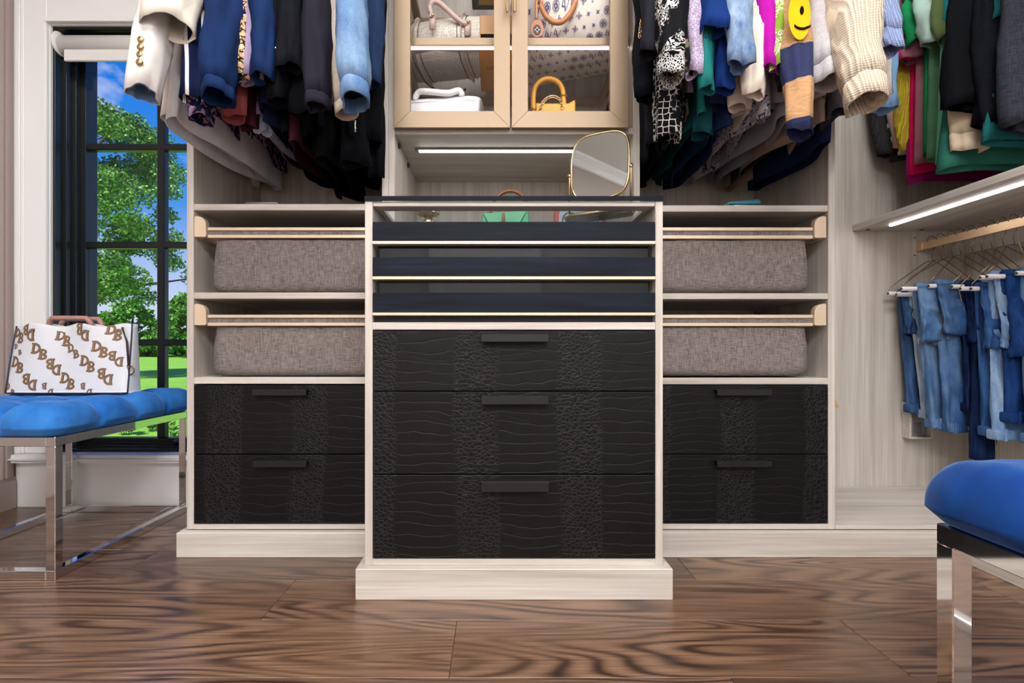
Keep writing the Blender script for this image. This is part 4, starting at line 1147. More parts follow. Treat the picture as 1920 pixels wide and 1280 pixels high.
wall_hang('mint green dress with straight skirt', MINT, 1770, 40, 1.65, 30, 304, 82, 1757, name='dress', cat='dress')
wall_hang('olive tee with folded sleeve', OLIVE, 1782, 72, 1.625, 40, 280, 83, 1800, name='tee', cat='tee')
wall_hang('aqua tee peeking out beside the black tops', AQUA, 1797, 50, 1.60, 30, 270, 84, 1815, name='tee', cat='tee')
wall_hang('sea green dress with a wide wavy hem over the lit shelf', SEA, 1815, 40, 1.575, 30, 318, 85, 1765, name='dress', cat='dress', fold=.014)
wall_hang('cream fleece sweatshirt with ribbed cuff below the black top', CREAMC, 1816, 284, 1.545, 64, 240, 86, 1830, name='sweatshirt', cat='sweatshirt', cuff=CREAMC, cuff_len=.05, puff=.1)
wall_hang('black top with wide straight hem in front of the green dresses', BLACK, 1805, 205, 1.50, 80, 214, 87, 1765, name='casual_top', cat='top')
wall_hang('black long-sleeved shirt right of the cream cuff', BLACK2, 1850, 235, 1.46, 44, 262, 88, 1850, name='long_sleeved_shirt', cat='shirt')
wall_hang('teal green top seen under the black shirts at the right edge', fa('teal_green', '#17595a'), 1880, 40, 1.44, 40, 268, 89, 1845, name='casual_top', cat='top')
wall_hang('grey marl sweatshirt at the right edge', GREYM, 1905, 238, 1.395, 58, 250, 90, 1900, name='sweatshirt', cat='sweatshirt', hw_hem=.20)

# ------------------------------------------------------------------ jeans on hangers
M_wbar = plain('white_hanger_bar', '#e9e6ea', .45)
def jeans(label, mat, Y, xc, w, z_bar, zf, zb, seed, xb=None, band=True, stitch='#c8a878', skew=0.0, front=True, name='jeans'):
    """folded over a bar at (xc, Y, z_bar); zf / zb: heights of the bottoms of the front flap and of the back flap"""
    rr = random.Random(seed); o = thing(name, label, 'jeans', (xc, Y, zb), 'jeans folded over hangers')
    xb = xb if xb is not None else xc
    def flap(nm, x0, x1, w0, w1, ztop, zbot, y0, y1, bulge, over, sd, ht=.011):
        n_, m_ = 28, 18; V, Fc = [], []
        for v in range(m_ + 1):
            q = v / m_
            c = Vector((x0 + (x1 - x0) * q, y0 + (y1 - y0) * q - bulge * math.sin(PI * min(1, q * .8)) ** 2 * q, ztop + (zbot - ztop) * q))
            hw = (w0 + (w1 - w0) * q) / 2; th = ht * (1 + .9 * bulge / .03 * q ** 2) if bulge else ht
            if q > .93: hw *= .985; th *= .9
            for i in range(n_):
                a = 2 * PI * i / n_; ca, sa = math.cos(a), math.sin(a)
                wr = .007 * math.sin(ca * 6.5 + sd * 2 + q * 1.5) * min(1, q * 2.5) + NSE(Vector((ca * 1.6 + sd, q * 6, sa))) * .020 * min(1, q * 3) + NSE(Vector((ca * 4 + sd, q * 14, sa))) * .006
                V.append(c + Vector((hw * math.copysign(abs(ca) ** .7, ca) + wr * .6, th * math.copysign(abs(sa) ** .7, sa) + wr, .006 * math.sin(a + sd) * q)))
        for v in range(m_):
            for i in range(n_):
                j = (i + 1) % n_; Fc.append((v * n_ + i, v * n_ + j, (v + 1) * n_ + j, (v + 1) * n_ + i))
        Fc.append(tuple(range(n_))); Fc.append(tuple(m_ * n_ + i for i in range(n_)))
        return link(nm, mesh(nm, V, Fc), mat, o, smooth=True)
    zt = z_bar + .006
    if front: f_ = flap('folded_legs', xc, xc + skew, w, w * 1.02, zt, zf, Y - .013, Y - .022, .02, True, seed * 1.3)
    b_ = flap('seat', xc + .004, xb, w * .96, w * 1.18, zt, zb, Y + .013, Y + .006, .008, False, seed * 2.1, .013)
    tube('bar_fold', [(xc - w / 2 + .004, Y, z_bar + .006), (xc + w / 2 - .004, Y, z_bar + .006)], .017, mat, o, n=12)
    M_st = plain('stitch_' + stitch[1:], stitch, .8)
    yb0 = Y - .012
    if band:
        wb = w * 1.2
        wbm = box('waistband', xb - wb / 2, xb + wb / 2, Y - .018, Y + .026, zb - .004, zb + .030, mat, o, bev=.006, seg=2)
        lathe('button', [(0, -.004), (.006, -.004), (.0085, -.001), (.0085, .002), (0, .002)], (xb + wb * rr.uniform(-.1, .25), Y - .0185, zb + .013), plain('copper_button', '#c69a72', .3, .9), wbm, n=14, axis='Y')
        boxes('belt_loop', [(xb - wb * .32, xb - wb * .32 + .010, Y - .022, Y - .017, zb - .006, zb + .034)], mat, wbm)
    # side seam stitching on the visible back part and on the front flap
    def seam(pts): tube('stitching', pts, .0011, M_st, o, n=5)
    if front:
        seam([(xc + w * .12, Y - .030, zt - .01), (xc + w * .14 + skew * .5, Y - .047, (zt + zf) / 2), (xc + w * .16 + skew, Y - .048, zf + .02)])
    seam([(xb + w * .28, Y - .016, zf - .01), (xb + w * .33, Y - .018, (zf + zb) / 2), (xb + w * .36, Y - .0185, zb + .035)])
    return o
def wire_hanger(label, Y, zb, xl, xr, tilt=0.0):
    xm = 1.675; o = thing('hanger', label, 'hanger', (xm, Y, zb), 'wire hangers with white bars')
    zr = 1.033 + .014
    hk = [Vector((xm + .016 * math.cos(a), Y + tilt * 0, zr + .002 + .016 * math.sin(a))) for a in [PI * (1.15 - 1.3 * i / 9) for i in range(10)]]
    hk += [Vector((xm + .012, Y, zr - .03)), Vector((xm - .002, Y, zr - .055)), Vector((xm + .006, Y, zr - .075))]
    tube('hook', hk, .0016, M_wire, o, n=6)
    zs = zr - .078
    for sx, xe in ((-1, xl), (1, xr)):
        tube('arm', [(xm + .004, Y, zs), (xm + sx * .02, Y, zs - .004), (xe - sx * .03, Y, zb + .040), (xe - sx * .004, Y, zb + .018), (xe - sx * .001, Y, zb + .006)], .0016, M_wire, o, n=6)
    tube('bar', [(xl, Y, zb), (xr, Y, zb)], .0075, M_wbar, o, n=12)
    for xe in (xl - .001, xr + .001): tube('bar_end', [(xe - .001, Y, zb), (xe + .001, Y, zb)], .0045, M_dark, o, n=10)
JB = [fa('denim_mid', '#2b4872', 'denim', '#496a98'), fa('denim_pale', '#8fa6c4', 'denim', '#c3d0df'), fa('denim_sky', '#4a719e', 'denim', '#7d9fc4'), fa('denim_classic', '#355b8e', 'denim', '#6a8cb8'),
      fa('denim_navy', '#132348', 'denim', '#22396b'), fa('denim_ink', '#0d1a36', 'denim', '#182b54'), fa('denim_bright', '#284d84', 'denim', '#4a72aa'), fa('denim_ice', '#6f96c6', 'denim', '#b1cbe6'), fa('denim_royal', '#173a74', 'denim', '#2a5290')]
JL = ['mid blue slim jeans hanging nearest the back panel', 'pale grey-blue jeans second from the back panel', 'sky blue jeans with copper button, third from the back panel', 'classic blue jeans with a bold side seam',
      'navy jeans behind the bright folded legs', 'ink blue long jeans reaching lowest', 'bright blue jeans before the pale pair', 'ice blue faded jeans with copper button', 'royal blue jeans at the right edge', 'light blue jeans folded at the right edge']
#        Y,   left px, right px, bar py, front flap py, bottom py, mat, bottom shift
jl = [(1.965, 1686, 1722, 550, 628, 772, 0, .04, True), (1.925, 1706, 1742, 552, 645, 782, 1, .055, True), (1.88, 1716, 1764, 541, 640, 800, 2, .06, True), (1.845, 1752, 1800, 536, 628, 808, 3, .045, True),
      (1.80, 1804, 1836, 537, 640, 770, 4, .02, True), (1.765, 1828, 1868, 541, 660, 862, 5, -.01, False), (1.73, 1832, 1880, 541, 655, 815, 6, .03, True), (1.69, 1858, 1912, 520, 650, 822, 7, .015, True),
      (1.655, 1880, 1930, 518, 668, 790, 8, .02, True), (1.615, 1918, 1975, 512, 625, 830, 2, .02, True)]
HL = ['white bar wire hanger nearest the back panel', 'white bar wire hanger second from the back panel', 'white bar wire hanger third from the back panel', 'white bar wire hanger over the classic blue jeans',
      'white bar wire hanger over the navy jeans', 'white bar wire hanger over the ink blue jeans', 'white bar wire hanger over the bright blue jeans', 'raised white bar wire hanger over the ice blue jeans', 'raised white bar wire hanger over the royal blue jeans', 'white bar wire hanger nearest the right edge']
for i, (Y, l_, r_, bp, fp, bo, mi, sh, bd) in enumerate(jl):
    x0, x1 = X_(l_, Y), X_(r_, Y)
    jeans(JL[i], JB[mi], Y, (x0 + x1) / 2, x1 - x0, Z_(bp, Y), Z_(fp, Y), Z_(bo, Y), 3.1 + i * 1.7, xb=(x0 + x1) / 2 + sh, band=bd, skew=.008 if i % 2 else -.004)
    xl = min(x0 - .012, 1.51); wire_hanger(HL[i], Y, Z_(bp, Y), xl if i < 2 else x0 - .02 - .015 * (i % 3), 1.845)

# ------------------------------------------------------------------ ottomans
def ottoman(label, x0, x1, y0, y1, mat, nx_t, ny_t, seed):
    zc0, zc1 = .392, .461
    o = thing('ottoman', label, 'ottoman', ((x0 + x1) / 2, (y0 + y1) / 2, 0))
    tb = .026
    for a in (x0, x1 - tb):
        for b_ in (y0, y1 - tb):
            box('leg', a, a + tb, b_, b_ + tb, tb, zc0 - .002 - tb, M_chrome, o, bev=.0015)
    for nm, za in (('bottom_rail', 0.0), ('top_rail', zc0 - .002 - tb)):
        box(nm, x0, x0 + tb, y0, y1, za, za + tb, M_chrome, o, bev=.0015); box(nm, x1 - tb, x1, y0, y1, za, za + tb, M_chrome, o, bev=.0015)
        box(nm, x0 + tb, x1 - tb, y0, y0 + tb, za, za + tb, M_chrome, o, bev=.0015); box(nm, x0 + tb, x1 - tb, y1 - tb, y1, za, za + tb, M_chrome, o, bev=.0015)
    # tufted cushion: rounded box with grooves
    R = .038; g0 = .003
    ax0, ax1, ay0, ay1 = x0 - g0, x1 + g0, y0 - g0, y1 + g0
    cx, cy = (ax0 + ax1) / 2, (ay0 + ay1) / 2; W_, D_ = ax1 - ax0, ay1 - ay0
    nx, ny, nz = 84, 108, 16
    idx, V, Fc = {}, [], []
    def vert(i, j, k):
        key = (i, j, k)
        if key in idx: return idx[key]
        p = Vector((ax0 + W_ * i / nx, ay0 + D_ * j / ny, zc0 + (zc1 - zc0) * k / nz))
        c = Vector((min(max(p.x, ax0 + R), ax1 - R), min(max(p.y, ay0 + R), ay1 - R), min(p.z, zc1 - R)))
        d = p - c
        if d.length > 1e-6:
            d.normalize(); q = c + d * R
        else: d = Vector((0, 0, 1)); q = p
        tx, ty = (p.x - ax0) / W_ * nx_t, (p.y - ay0) / D_ * ny_t
        dx, dy = abs(tx - round(tx)) * W_ / nx_t, abs(ty - round(ty)) * D_ / ny_t
        if round(tx) in (0, nx_t): dx = 1
        if round(ty) in (0, ny_t): dy = 1
        g = max(math.exp(-(dx / .010) ** 2), math.exp(-(dy / .010) ** 2))
        btn = math.exp(-((dx / .022) ** 2 + (dy / .022) ** 2)) if dx < 1 and dy < 1 else 0
        sx_ = 1.0 if tx < .5 or tx > nx_t - .5 else abs(math.sin(PI * tx)); sy_ = 1.0 if ty < .5 or ty > ny_t - .5 else abs(math.sin(PI * ty)); bul = (sx_ * sy_) ** .75 - (.25 if (tx < .5 or tx > nx_t - .5) and (ty < .5 or ty > ny_t - .5) else 0)*0
        w = min(1, k / nz * 3.2)
        lump = NSE(Vector((p.x * 16 + seed, p.y * 16, p.z * 16))) * .004 + NSE(Vector((p.x * 45 + seed, p.y * 45, p.z * 14))) * .0018
        q = q + d * ((.022 * bul - .010 * g - .006 * btn + lump) * w)
        if k <= 1: q -= Vector((d.x, d.y, 0)) * .006 * (1 - k)
        idx[key] = len(V); V.append(q); return idx[key]
    for i in range(nx):
        for j in range(ny):
            Fc.append((vert(i, j, nz), vert(i + 1, j, nz), vert(i + 1, j + 1, nz), vert(i, j + 1, nz)))
            if i % 2 == 0 and j % 2 == 0:
                pass
    for k in range(nz):
        for i in range(nx):
            Fc.append((vert(i, 0, k), vert(i + 1, 0, k), vert(i + 1, 0, k + 1), vert(i, 0, k + 1)))
            Fc.append((vert(i + 1, ny, k), vert(i, ny, k), vert(i, ny, k + 1), vert(i + 1, ny, k + 1)))
        for j in range(ny):
            Fc.append((vert(0, j + 1, k), vert(0, j, k), vert(0, j, k + 1), vert(0, j + 1, k + 1)))
            Fc.append((vert(nx, j, k), vert(nx, j + 1, k), vert(nx, j + 1, k + 1), vert(nx, j, k + 1)))
    cu_ = link('cushion', mesh('cushion', V, Fc), mat, o, smooth=True)
    r_ = .042; path = []
    for (qx, qy, a0) in ((ax1 - r_, ay0 + r_, -90), (ax1 - r_, ay1 - r_, 0), (ax0 + r_, ay1 - r_, 90), (ax0 + r_, ay0 + r_, 180)):
        for s in range(6):
            a = math.radians(a0 + 90 * s / 5); path.append((qx + (r_ - .006) * math.cos(a), qy + (r_ - .006) * math.sin(a), zc0 + .003))
    tube('piping', path, .0035, mat, cu_, n=8, closed=True)
    return o
ottoman('blue tufted velvet ottoman on chrome frame under the window', -1.66, -1.195, 1.391, 2.003, M_velvet, 3, 4, 1.0)
ottoman('deep blue velvet ottoman on chrome legs in the right foreground', .603, 1.068, .08, .70, M_velvet_d, 3, 4, 5.0)

# ------------------------------------------------------------------ printed motifs drawn as thin strokes on a surface
def ribbon2(pts, w):
    """flat stroke of width w along 2-D points -> verts2d, faces"""
    V, Fc = [], []
    for i, p in enumerate(pts):
        a, b_ = pts[max(i - 1, 0)], pts[min(i + 1, len(pts) - 1)]
        dx, dy = b_[0] - a[0], b_[1] - a[1]; L = math.hypot(dx, dy) or 1
        ww = w if not isinstance(w, (list, tuple)) else w[i]
        V += [(p[0] - dy / L * ww / 2, p[1] + dx / L * ww / 2), (p[0] + dy / L * ww / 2, p[1] - dx / L * ww / 2)]
    for i in range(len(pts) - 1): Fc.append((2 * i, 2 * i + 1, 2 * i + 3, 2 * i + 2))
    return V, Fc
def arc(cx, cy, rx, ry, a0, a1, n=12):
    return [(cx + rx * math.cos(math.radians(a0 + (a1 - a0) * i / n)), cy + ry * math.sin(math.radians(a0 + (a1 - a0) * i / n))) for i in range(n + 1)]
def seg(a, b_, n=4): return [(a[0] + (b_[0] - a[0]) * i / n, a[1] + (b_[1] - a[1]) * i / n) for i in range(n + 1)]
def glyph(kind):
    """strokes (points, width) in a unit box"""
    if kind == 'D': return [(seg((-.22, -.5), (-.22, .5)), .2), (arc(-.15, 0, .5, .44, -90, 90, 14), .15), (seg((-.42, .46), (-.1, .46)), .08), (seg((-.42, -.46), (-.1, -.46)), .08)]
    if kind == 'B': return [(seg((-.2, -.5), (-.2, .5)), .2), (arc(-.15, .23, .38, .22, -90, 90, 10), .13), (arc(-.15, -.24, .46, .22, -90, 90, 10), .14), (seg((-.4, .46), (-.1, .46)), .08), (seg((-.4, -.46), (-.1, -.46)), .08)]
    if kind == 'LV': return [(seg((-.20, .50), (-.36, -.14)), .10), (seg((-.44, -.16), (-.02, -.16)), .08), (seg((-.02, -.16), (.0, -.02)), .05), (seg((-.08, .20), (.12, -.50)), .12), (seg((.12, -.50), (.44, .20)), .06),
                             (seg((-.18, .22), (.02, .22)), .05), (seg((.34, .22), (.52, .22)), .05)]
    if kind == 'ring': return [(arc(0, 0, .46, .46, 0, 360, 20), .08)] + [(arc(.2 * math.cos(a), .2 * math.sin(a), .09, .09, 0, 360, 8), .12) for a in (0, PI / 2, PI, 3 * PI / 2)]
    if kind == 'diamond':
        c = []
        for k in range(4):
            a = k * PI / 2
            for s in range(5):
                q = s / 4; r = .48 - .30 * math.sin(PI * q); b_ = a + PI / 2 * q; c.append((r * math.cos(b_), r * math.sin(b_)))
        return [(c + [c[0]], .07), (arc(0, 0, .10, .10, 0, 360, 8), .10)]
    if kind == 'star': return [(seg((-.42 * math.cos(a), -.42 * math.sin(a)), (.42 * math.cos(a), .42 * math.sin(a)), 6), [.04, .12, .22, .30, .22, .12, .04]) for a in (PI / 4, 3 * PI / 4)]
def place(strokes, cx, cy, s, rot, fn, off, grow=0.0, thick=True):
    """map strokes to a surface: fn(u, v, offset) -> Vector"""
    parts = []
    c, sn = math.cos(rot), math.sin(rot)
    for pts, w in strokes:
        ww = [q + grow for q in w] if isinstance(w, list) else w + grow
        V2, Fc = ribbon2(pts, ww)
        V = [fn(cx + s * (x * c - y * sn), cy + s * (x * sn + y * c), off) for x, y in V2]
        parts.append((V, Fc))
    return parts
def print_mesh(name, parts, mat, parent):
    V, Fc = merge(parts)
    Fc = [q if True else q for q in Fc]
    o = link(name, mesh(name, V, Fc), mat, parent); return o

# ------------------------------------------------------------------ tote on the ottoman
yc, zb = 1.765, .481
tx0_, tx1_ = X_(2, 1.72), X_(237, 1.72)
tcx, tw_ = (tx0_ + tx1_) / 2, (tx1_ - tx0_) / 2
th_ = .232
tote = thing('handbag', 'white handbag with bronze letter monograms standing on the blue ottoman', 'handbag', (tcx, yc, zb))
def tote_dims(v): return tw_ * (1 - .02 * v), .045 * (1 - .45 * v) + .004
def tote_pt(u, v, off=0.0, side=-1):
    """u: -1..1 across, v: 0..1 up"""
    a, b_ = tote_dims(v); n_ = 5.0 - 1.5 * v
    y = (max(0.0, 1 - abs(u) ** n_)) ** (1 / n_)
    wob = .004 * math.sin(6 * u + 2) * v + .008 * v * v * math.cos(7.5 * u + .8)
    lean = .008 * v
    rock = .006 * math.sin(9 * u) * v if v > .9 else 0
    return Vector((tcx + a * u, yc + side * (b_ * y + off) + lean + wob * (1 if side < 0 else .3), zb + th_ * v + rock))
us = [-math.cos(PI * i / 48) for i in range(49)]
V, Fc = [], []; nv = 22
for v in range(nv + 1):
    q = v / nv
    V += [tote_pt(u, q, 0, -1) for u in us] + [tote_pt(u, q, 0, 1) for u in us[::-1][1:-1]]
n_ = 96
for v in range(nv):
    for k in range(n_):
        k2 = (k + 1) % n_; Fc.append((v * n_ + k, v * n_ + k2, (v + 1) * n_ + k2, (v + 1) * n_ + k))
Fc.append(tuple(range(n_)))
M_leaW = plain('white_leather', '#d9dce2', .38); M_navytrim = plain('navy_edge', '#1d2746', .45); M_mono = plain('bronze_print', '#8a6746', .5); M_monod = plain('dark_print', '#2d2623', .6); M_pinkl = plain('rose_leather', '#b07f76', .45)
body = link('body', mesh('tote', V, Fc), M_leaW, tote, smooth=True); solid(body, .003)
sc_ = F / 1.735
def tote_fn(x, z, off):
    v = min(1, max(0, z / th_)); a, _ = tote_dims(v); u = min(.985, max(-.985, x / a)); return tote_pt(u, v, off)
hi, lo = [], []
pairs = [(27, 627, 0, 1), (53, 624, 1, 1), (114, 633, 0, 1), (76, 658, 0, 1), (34, 683, 0, 1), (30, 654, 2, .5), (155, 624, 1, 1), (208, 622, 0, 1), (137, 657, 2, .8), (188, 654, 0, 1), (104, 688, 1, 1), (168, 681, 0, 1), (217, 673, 1, .9), (63, 716, 1, 1), (133, 713, 0, 1), (202, 706, 1, 1), (4, 712, 0, .8), (24, 735, 0, .6), (98, 736, 1, .6), (170, 732, 1, .6)]
for px, py, fl, s in pairs:
    x = X_(px, 1.735) - tcx; z = Z_(py, 1.735) - zb
    if z < .014: z = .014
    ang = PI if fl == 1 else (.25 if fl == 2 else -.08)
    for g_, dx, dz in (('D', -6, 5), ('B', 7, -6)):
        sg = -1 if fl == 1 else 1
        st = glyph(g_)
        lo += place(st, x + sg * dx / sc_, z + sg * dz / sc_, .034 * s, ang, tote_fn, .0010, .07)
        hi += place(st, x + sg * dx / sc_, z + sg * dz / sc_, .034 * s, ang, tote_fn, .0018)
for nm, pr_, m in (('monogram_outline', lo, M_monod), ('monogram_print', hi, M_mono)):
    tag(print_mesh(nm, pr_, m, tote), kind='stuff')
tube('edge_trim', [tote_pt(.97, v / 12, .001) + Vector((.002, 0, 0)) for v in range(13)], .0026, M_navytrim, tote, n=6)
tube('edge_trim', [tote_pt(-.97, v / 12, .001) - Vector((.002, 0, 0)) for v in range(13)], .0026, M_navytrim, tote, n=6)
tube('base_trim', [tote_pt(-.97 + 1.94 * k / 20, .004, .001) for k in range(21)], .0026, M_navytrim, tote, n=6)
for sd_ in (-1, 1):
    pts = []
    for k in range(15):
        a = PI * k / 14; pts.append((X_(125, 1.76) + .075 * math.cos(a), yc + .035 + sd_ * .022 - (.012 if sd_ < 0 else -.004) * math.sin(a), zb + th_ - .01 + .034 * min(1, math.sin(a) * 1.7)))
    h = tube('handle', pts, .0085, M_pinkl, tote, n=10, up=Vector((0, 1, 0)))
    for e_ in (0, -1):
        tube('handle_ring', [Vector(pts[e_]) + Vector((.010 * math.cos(a), 0, .012 * math.sin(a))) for a in [2 * PI * i / 14 for i in range(14)]], .0022, M_brass, h, n=6, closed=True)
cp = P(230, 614, 1.745)
tube('charm_strap', [cp, cp + Vector((.008, -.012, -.006)), P(238, 640, 1.74), P(241, 684, 1.74)], .0042, plain('brown_strap', '#4b3a34', .6), tote, n=8, ell=(1, .45))
parts = []
for g_, px_c in (('D', 245), ('B', 236)):
    fnc = lambda x, z, off, px_c=px_c: P(px_c, 694, 1.742) + Vector((x, -off, z))
    for pts, w in glyph(g_):
        path = [fnc(.034 * x * (1 if g_ == 'D' else -.8), .034 * y, 0) for x, y in pts]
        parts.append(sweep_data(path, .0022, 6, up=Vector((0, 1, 0))))
link('letter_charm', mesh('charm', *merge(parts)), plain('antique_brass', '#8a6f3f', .3, .9), tote, smooth=True)

# ------------------------------------------------------------------ handbags in the display cabinet
def duffel(label, c, a, b_, h, yaw, mat, strap_mat, printer=None, squash=3.0, name='handbag'):
    """c: base centre; a half length, b_ half depth, h height"""
    o = thing(name, label, 'handbag', c); c = Vector(c); cy_, sy_ = math.cos(yaw), math.sin(yaw)
    def pt(x, ph, off=0.0):
        e_ = (max(0.0, 1 - abs(x / a) ** 6)) ** .25 if abs(x) < a else 0.0
        cs, sn = math.cos(ph), math.sin(ph)
        k = .72 + .28 * e_ if abs(x) < a * .999 else .0
        hh = h / 2
        y = -(b_ * k + off) * math.copysign(abs(cs) ** .75, cs) * (1 - .18 * max(0, sn))
        z = hh + (hh + off) * math.copysign(abs(sn) ** .8, sn) * (k if sn > 0 else (.6 + .4 * k))
        z = max(z, .0) if off == 0 else max(z, -off * .5)
        return c + Vector((x * cy_ - y * sy_, x * sy_ + y * cy_, z))
    nx, nph = 36, 40; V, Fc = [], []
    for i in range(nx + 1):
        x = -a * math.cos(PI * i / nx)
        for k in range(nph):
            p = pt(x * .999, -PI + 2 * PI * k / nph)
            V.append(p + Vector((0, 0, 0)) + Vector((0, 1, 0)) * (NSE(p * 14) * .004))
    for i in range(nx):
        for k in range(nph):
            k2 = (k + 1) % nph; Fc.append((i * nph + k, i * nph + k2, (i + 1) * nph + k2, (i + 1) * nph + k))
    Fc.append(tuple(range(nph))); Fc.append(tuple(nx * nph + k for k in range(nph)))
    link('body', mesh('bag', V, Fc), mat, o, smooth=True)
    return o, pt

ZS = 1.603
# beige monogram bag, left
t = NT('beige_monogram'); a_ = t.vor(t.pos((1, 1, .7)), 130, 'F1', .4); b2 = t.vor(t.pos((1, 1, .7)), 130, 'DISTANCE_TO_EDGE', .4)
t.col(t.ramp(b2, [(.05, '#d9d3c8'), (.2, '#b0a79c'), (.4, '#c9c1b6')])); t.set(Roughness=.5); t.bump(b2, .1, .001); M_mk = t.m
M_taul = plain('taupe_leather', '#b79f98', .5); M_edge = plain('dark_edge_paint', '#2b2528', .5)
mk, pt = duffel('beige patterned handbag with taupe straps on the glass shelf', (-.165, 1.80, ZS), .155, .115, .155, math.radians(-10), M_mk, M_taul)
def strap(par, nm, path, w, mat, edge=True, up=Vector((0, 1, 0))):
    s = tube(nm, path, w, mat, par, n=10, ell=(1, .28), up=up)
    return s
for xx in (-.085, .075):
    tube('leather_strap', [pt(xx, ph, .002) for ph in [-PI * .75 + PI * 1.25 * k / 18 for k in range(19)]], .0125, M_taul, mk, n=8, ell=(1, .18), up=Vector((1, 0, 0)))
    for off in (-.0135, .0135):
        tube('strap_edge', [pt(xx + off, ph, .0028) for ph in [-PI * .75 + PI * 1.25 * k / 18 for k in range(19)]], .0014, M_edge, mk, n=5)
hp = [P(a, b_, 1.665) for a, b_ in ((810, 34), (806, 14), (812, 4), (824, 6), (838, 18), (853, 32), (866, 42), (876, 46))]
def smooth_path(p, m=6):
    out = []
    n = len(p)
    for i in range(n - 1):
        p0, p1, p2, p3 = p[max(i - 1, 0)], p[i], p[i + 1], p[min(i + 2, n - 1)]
        for k in range(m):
            q = k / m
            out.append(.5 * ((2 * p1) + (p2 - p0) * q + (2 * p0 - 5 * p1 + 4 * p2 - p3) * q * q + (3 * p1 - p0 - 3 * p2 + p3) * q ** 3))
    out.append(p[-1]); return out
tube('handle', smooth_path(hp), .0085, M_taul, mk, n=10)
for pp in (P(811, 40, 1.672), P(877, 52, 1.672)):
    tube('strap_tab', [pp + Vector((0, -.006, .02)), pp + Vector((0, -.007, -.03))], .010, M_taul, mk, n=8, ell=(1, .3), up=Vector((0, 1, 0)))
    V, Fc = ball_data(pp + Vector((.002, -.012, .012)), .0055, 10, 6); link('stud', mesh('stud', V, Fc), M_brass, mk, smooth=True)
tube('shoulder_strap', smooth_path([Vector((-.30, 1.66, ZS + .012)), Vector((-.27, 1.70, ZS + .012)), Vector((-.20, 1.675, ZS + .009)), Vector((-.12, 1.69, ZS + .012)), Vector((-.04, 1.70, ZS + .02)), Vector((-.005, 1.73, ZS + .06)), Vector((-.02, 1.78, ZS + .12))]), .011, M_taul, mk, n=8, ell=(1, .2), up=Vector((0, 0, 1)))
tube('shoulder_strap', smooth_path([Vector((-.27, 1.83, ZS + .008)), Vector((-.23, 1.925, ZS + .006)), Vector((-.17, 1.955, ZS + .006)), Vector((-.11, 1.93, ZS + .006))]), .004, M_edge, mk, n=6)
# a dark framed box on the upper glass shelf
bx_ = thing('gift_box', 'dark blue box with gold label on the upper glass shelf', 'box', (-.045, 1.83, 1.909))
box('body', -.085, .02, 1.72, 1.93, 1.9075, 1.99, plain('dark_blue_card', '#232a36', .5), bx_, bev=.002)
box('label_panel', -.06, .01, 1.75, 1.90, 1.9068, 1.9076, plain('gold_card', '#c39a3a', .4, .5), bx_, bev=0)
# orange box with lettering on its underside
obx = thing('shoe_box', 'orange box with dark lettering behind the middle door frames', 'box', (.005, 1.82, ZS))
ox0, ox1 = -.052, .062
box('lid', ox0, ox1, 1.66, 1.935, ZS - .0, ZS + .05, plain('orange_card', '#e39413', .5), obx, bev=.002)
box('base', ox0 + .003, ox1 - .003, 1.66, 1.975, ZS + .03, ZS + .11, plain('tan_card', '#b98f62', .6), obx, bev=.002)
def text_mesh(s, size):
    cu_d = bpy.data.curves.new('t', 'FONT'); cu_d.body = s; cu_d.size = size; cu_d.align_x = 'LEFT'; cu_d.resolution_u = 3
    ob = bpy.data.objects.new('t', cu_d); COL.objects.link(ob)
    dg = bpy.context.evaluated_depsgraph_get(); dg.update()
    me = bpy.data.meshes.new_from_object(ob.evaluated_get(dg))
    V = [v.co.copy() for v in me.vertices]; Fc = [tuple(p.vertices) for p in me.polygons]
    bpy.data.objects.remove(ob); bpy.data.curves.remove(cu_d); bpy.data.meshes.remove(me)
    return V, Fc
V, Fc = text_mesh('LOUIS VUITTON', .0165)
tx_start = X_(913.5, 1.775)
link('lettering', mesh('txt', [(tx_start + p.x * 1.05, 1.782 - p.y * 1.55, ZS - .0008) for p in V], [q[::-1] for q in Fc]), plain('black_ink', '#201712', .6), obx)

# cream monogram bag, right
M_canvas = plain('cream_canvas', '#d6cfc6', .45); M_purple = plain('violet_print', '#4b4470', .5); M_tan = plain('tan_leather', '#b9794a', .42)
lvb, pt2 = duffel('large cream handbag with violet monogram print on the glass shelf', (.262, 1.80, ZS), .185, .14, .30, math.radians(-20), M_canvas, M_tan)
kinds = ['LV', 'star', 'ring', 'diamond', 'star', 'LV', 'diamond', 'ring']
parts = []; rr = random.Random(2)
Rr = .14
for r_i in range(-8, 9):
    for c_i in range(-6, 7):
        x = (c_i + (.5 if r_i % 2 else 0)) * .030; ph = -.25 + r_i * .034 / Rr * 1.0
        if abs(x) > .165 or ph < -2.3 or ph > 1.5: continue
        kd = kinds[(c_i * 3 + r_i * 5) % 8]
        s = {'LV': .026, 'star': .017, 'ring': .023, 'diamond': .021}[kd]
        parts += place(glyph(kd), x, ph * Rr, s, math.radians(-8 + rr.uniform(-6, 6)), lambda u, v, off: pt2(u, v / Rr, off), .0022)
tag(print_mesh('monogram_print', parts, M_purple, lvb), kind='stuff')
def front_pt(px, py, yy): return P(px, py, yy)
pts = [front_pt(a, b_, 1.595 + c_) for a, b_, c_ in ((1010, -40, .055), (1012, 0, .05), (1022, 28, .045), (1040, 42, .042), (1058, 38, .042), (1074, 16, .048), (1082, -14, .052), (1084, -45, .06))]
tube('handle', smooth_path(pts), .0085, M_tan, lvb, n=10)
pts = [front_pt(a, b_, 1.633) for a, b_ in ((1008, -40), (1006, 0), (1006, 36))]
tube('tag_strap', smooth_path(pts), .005, M_tan, lvb, n=8, ell=(1, .4))
tp = front_pt(1007, 54, 1.632)
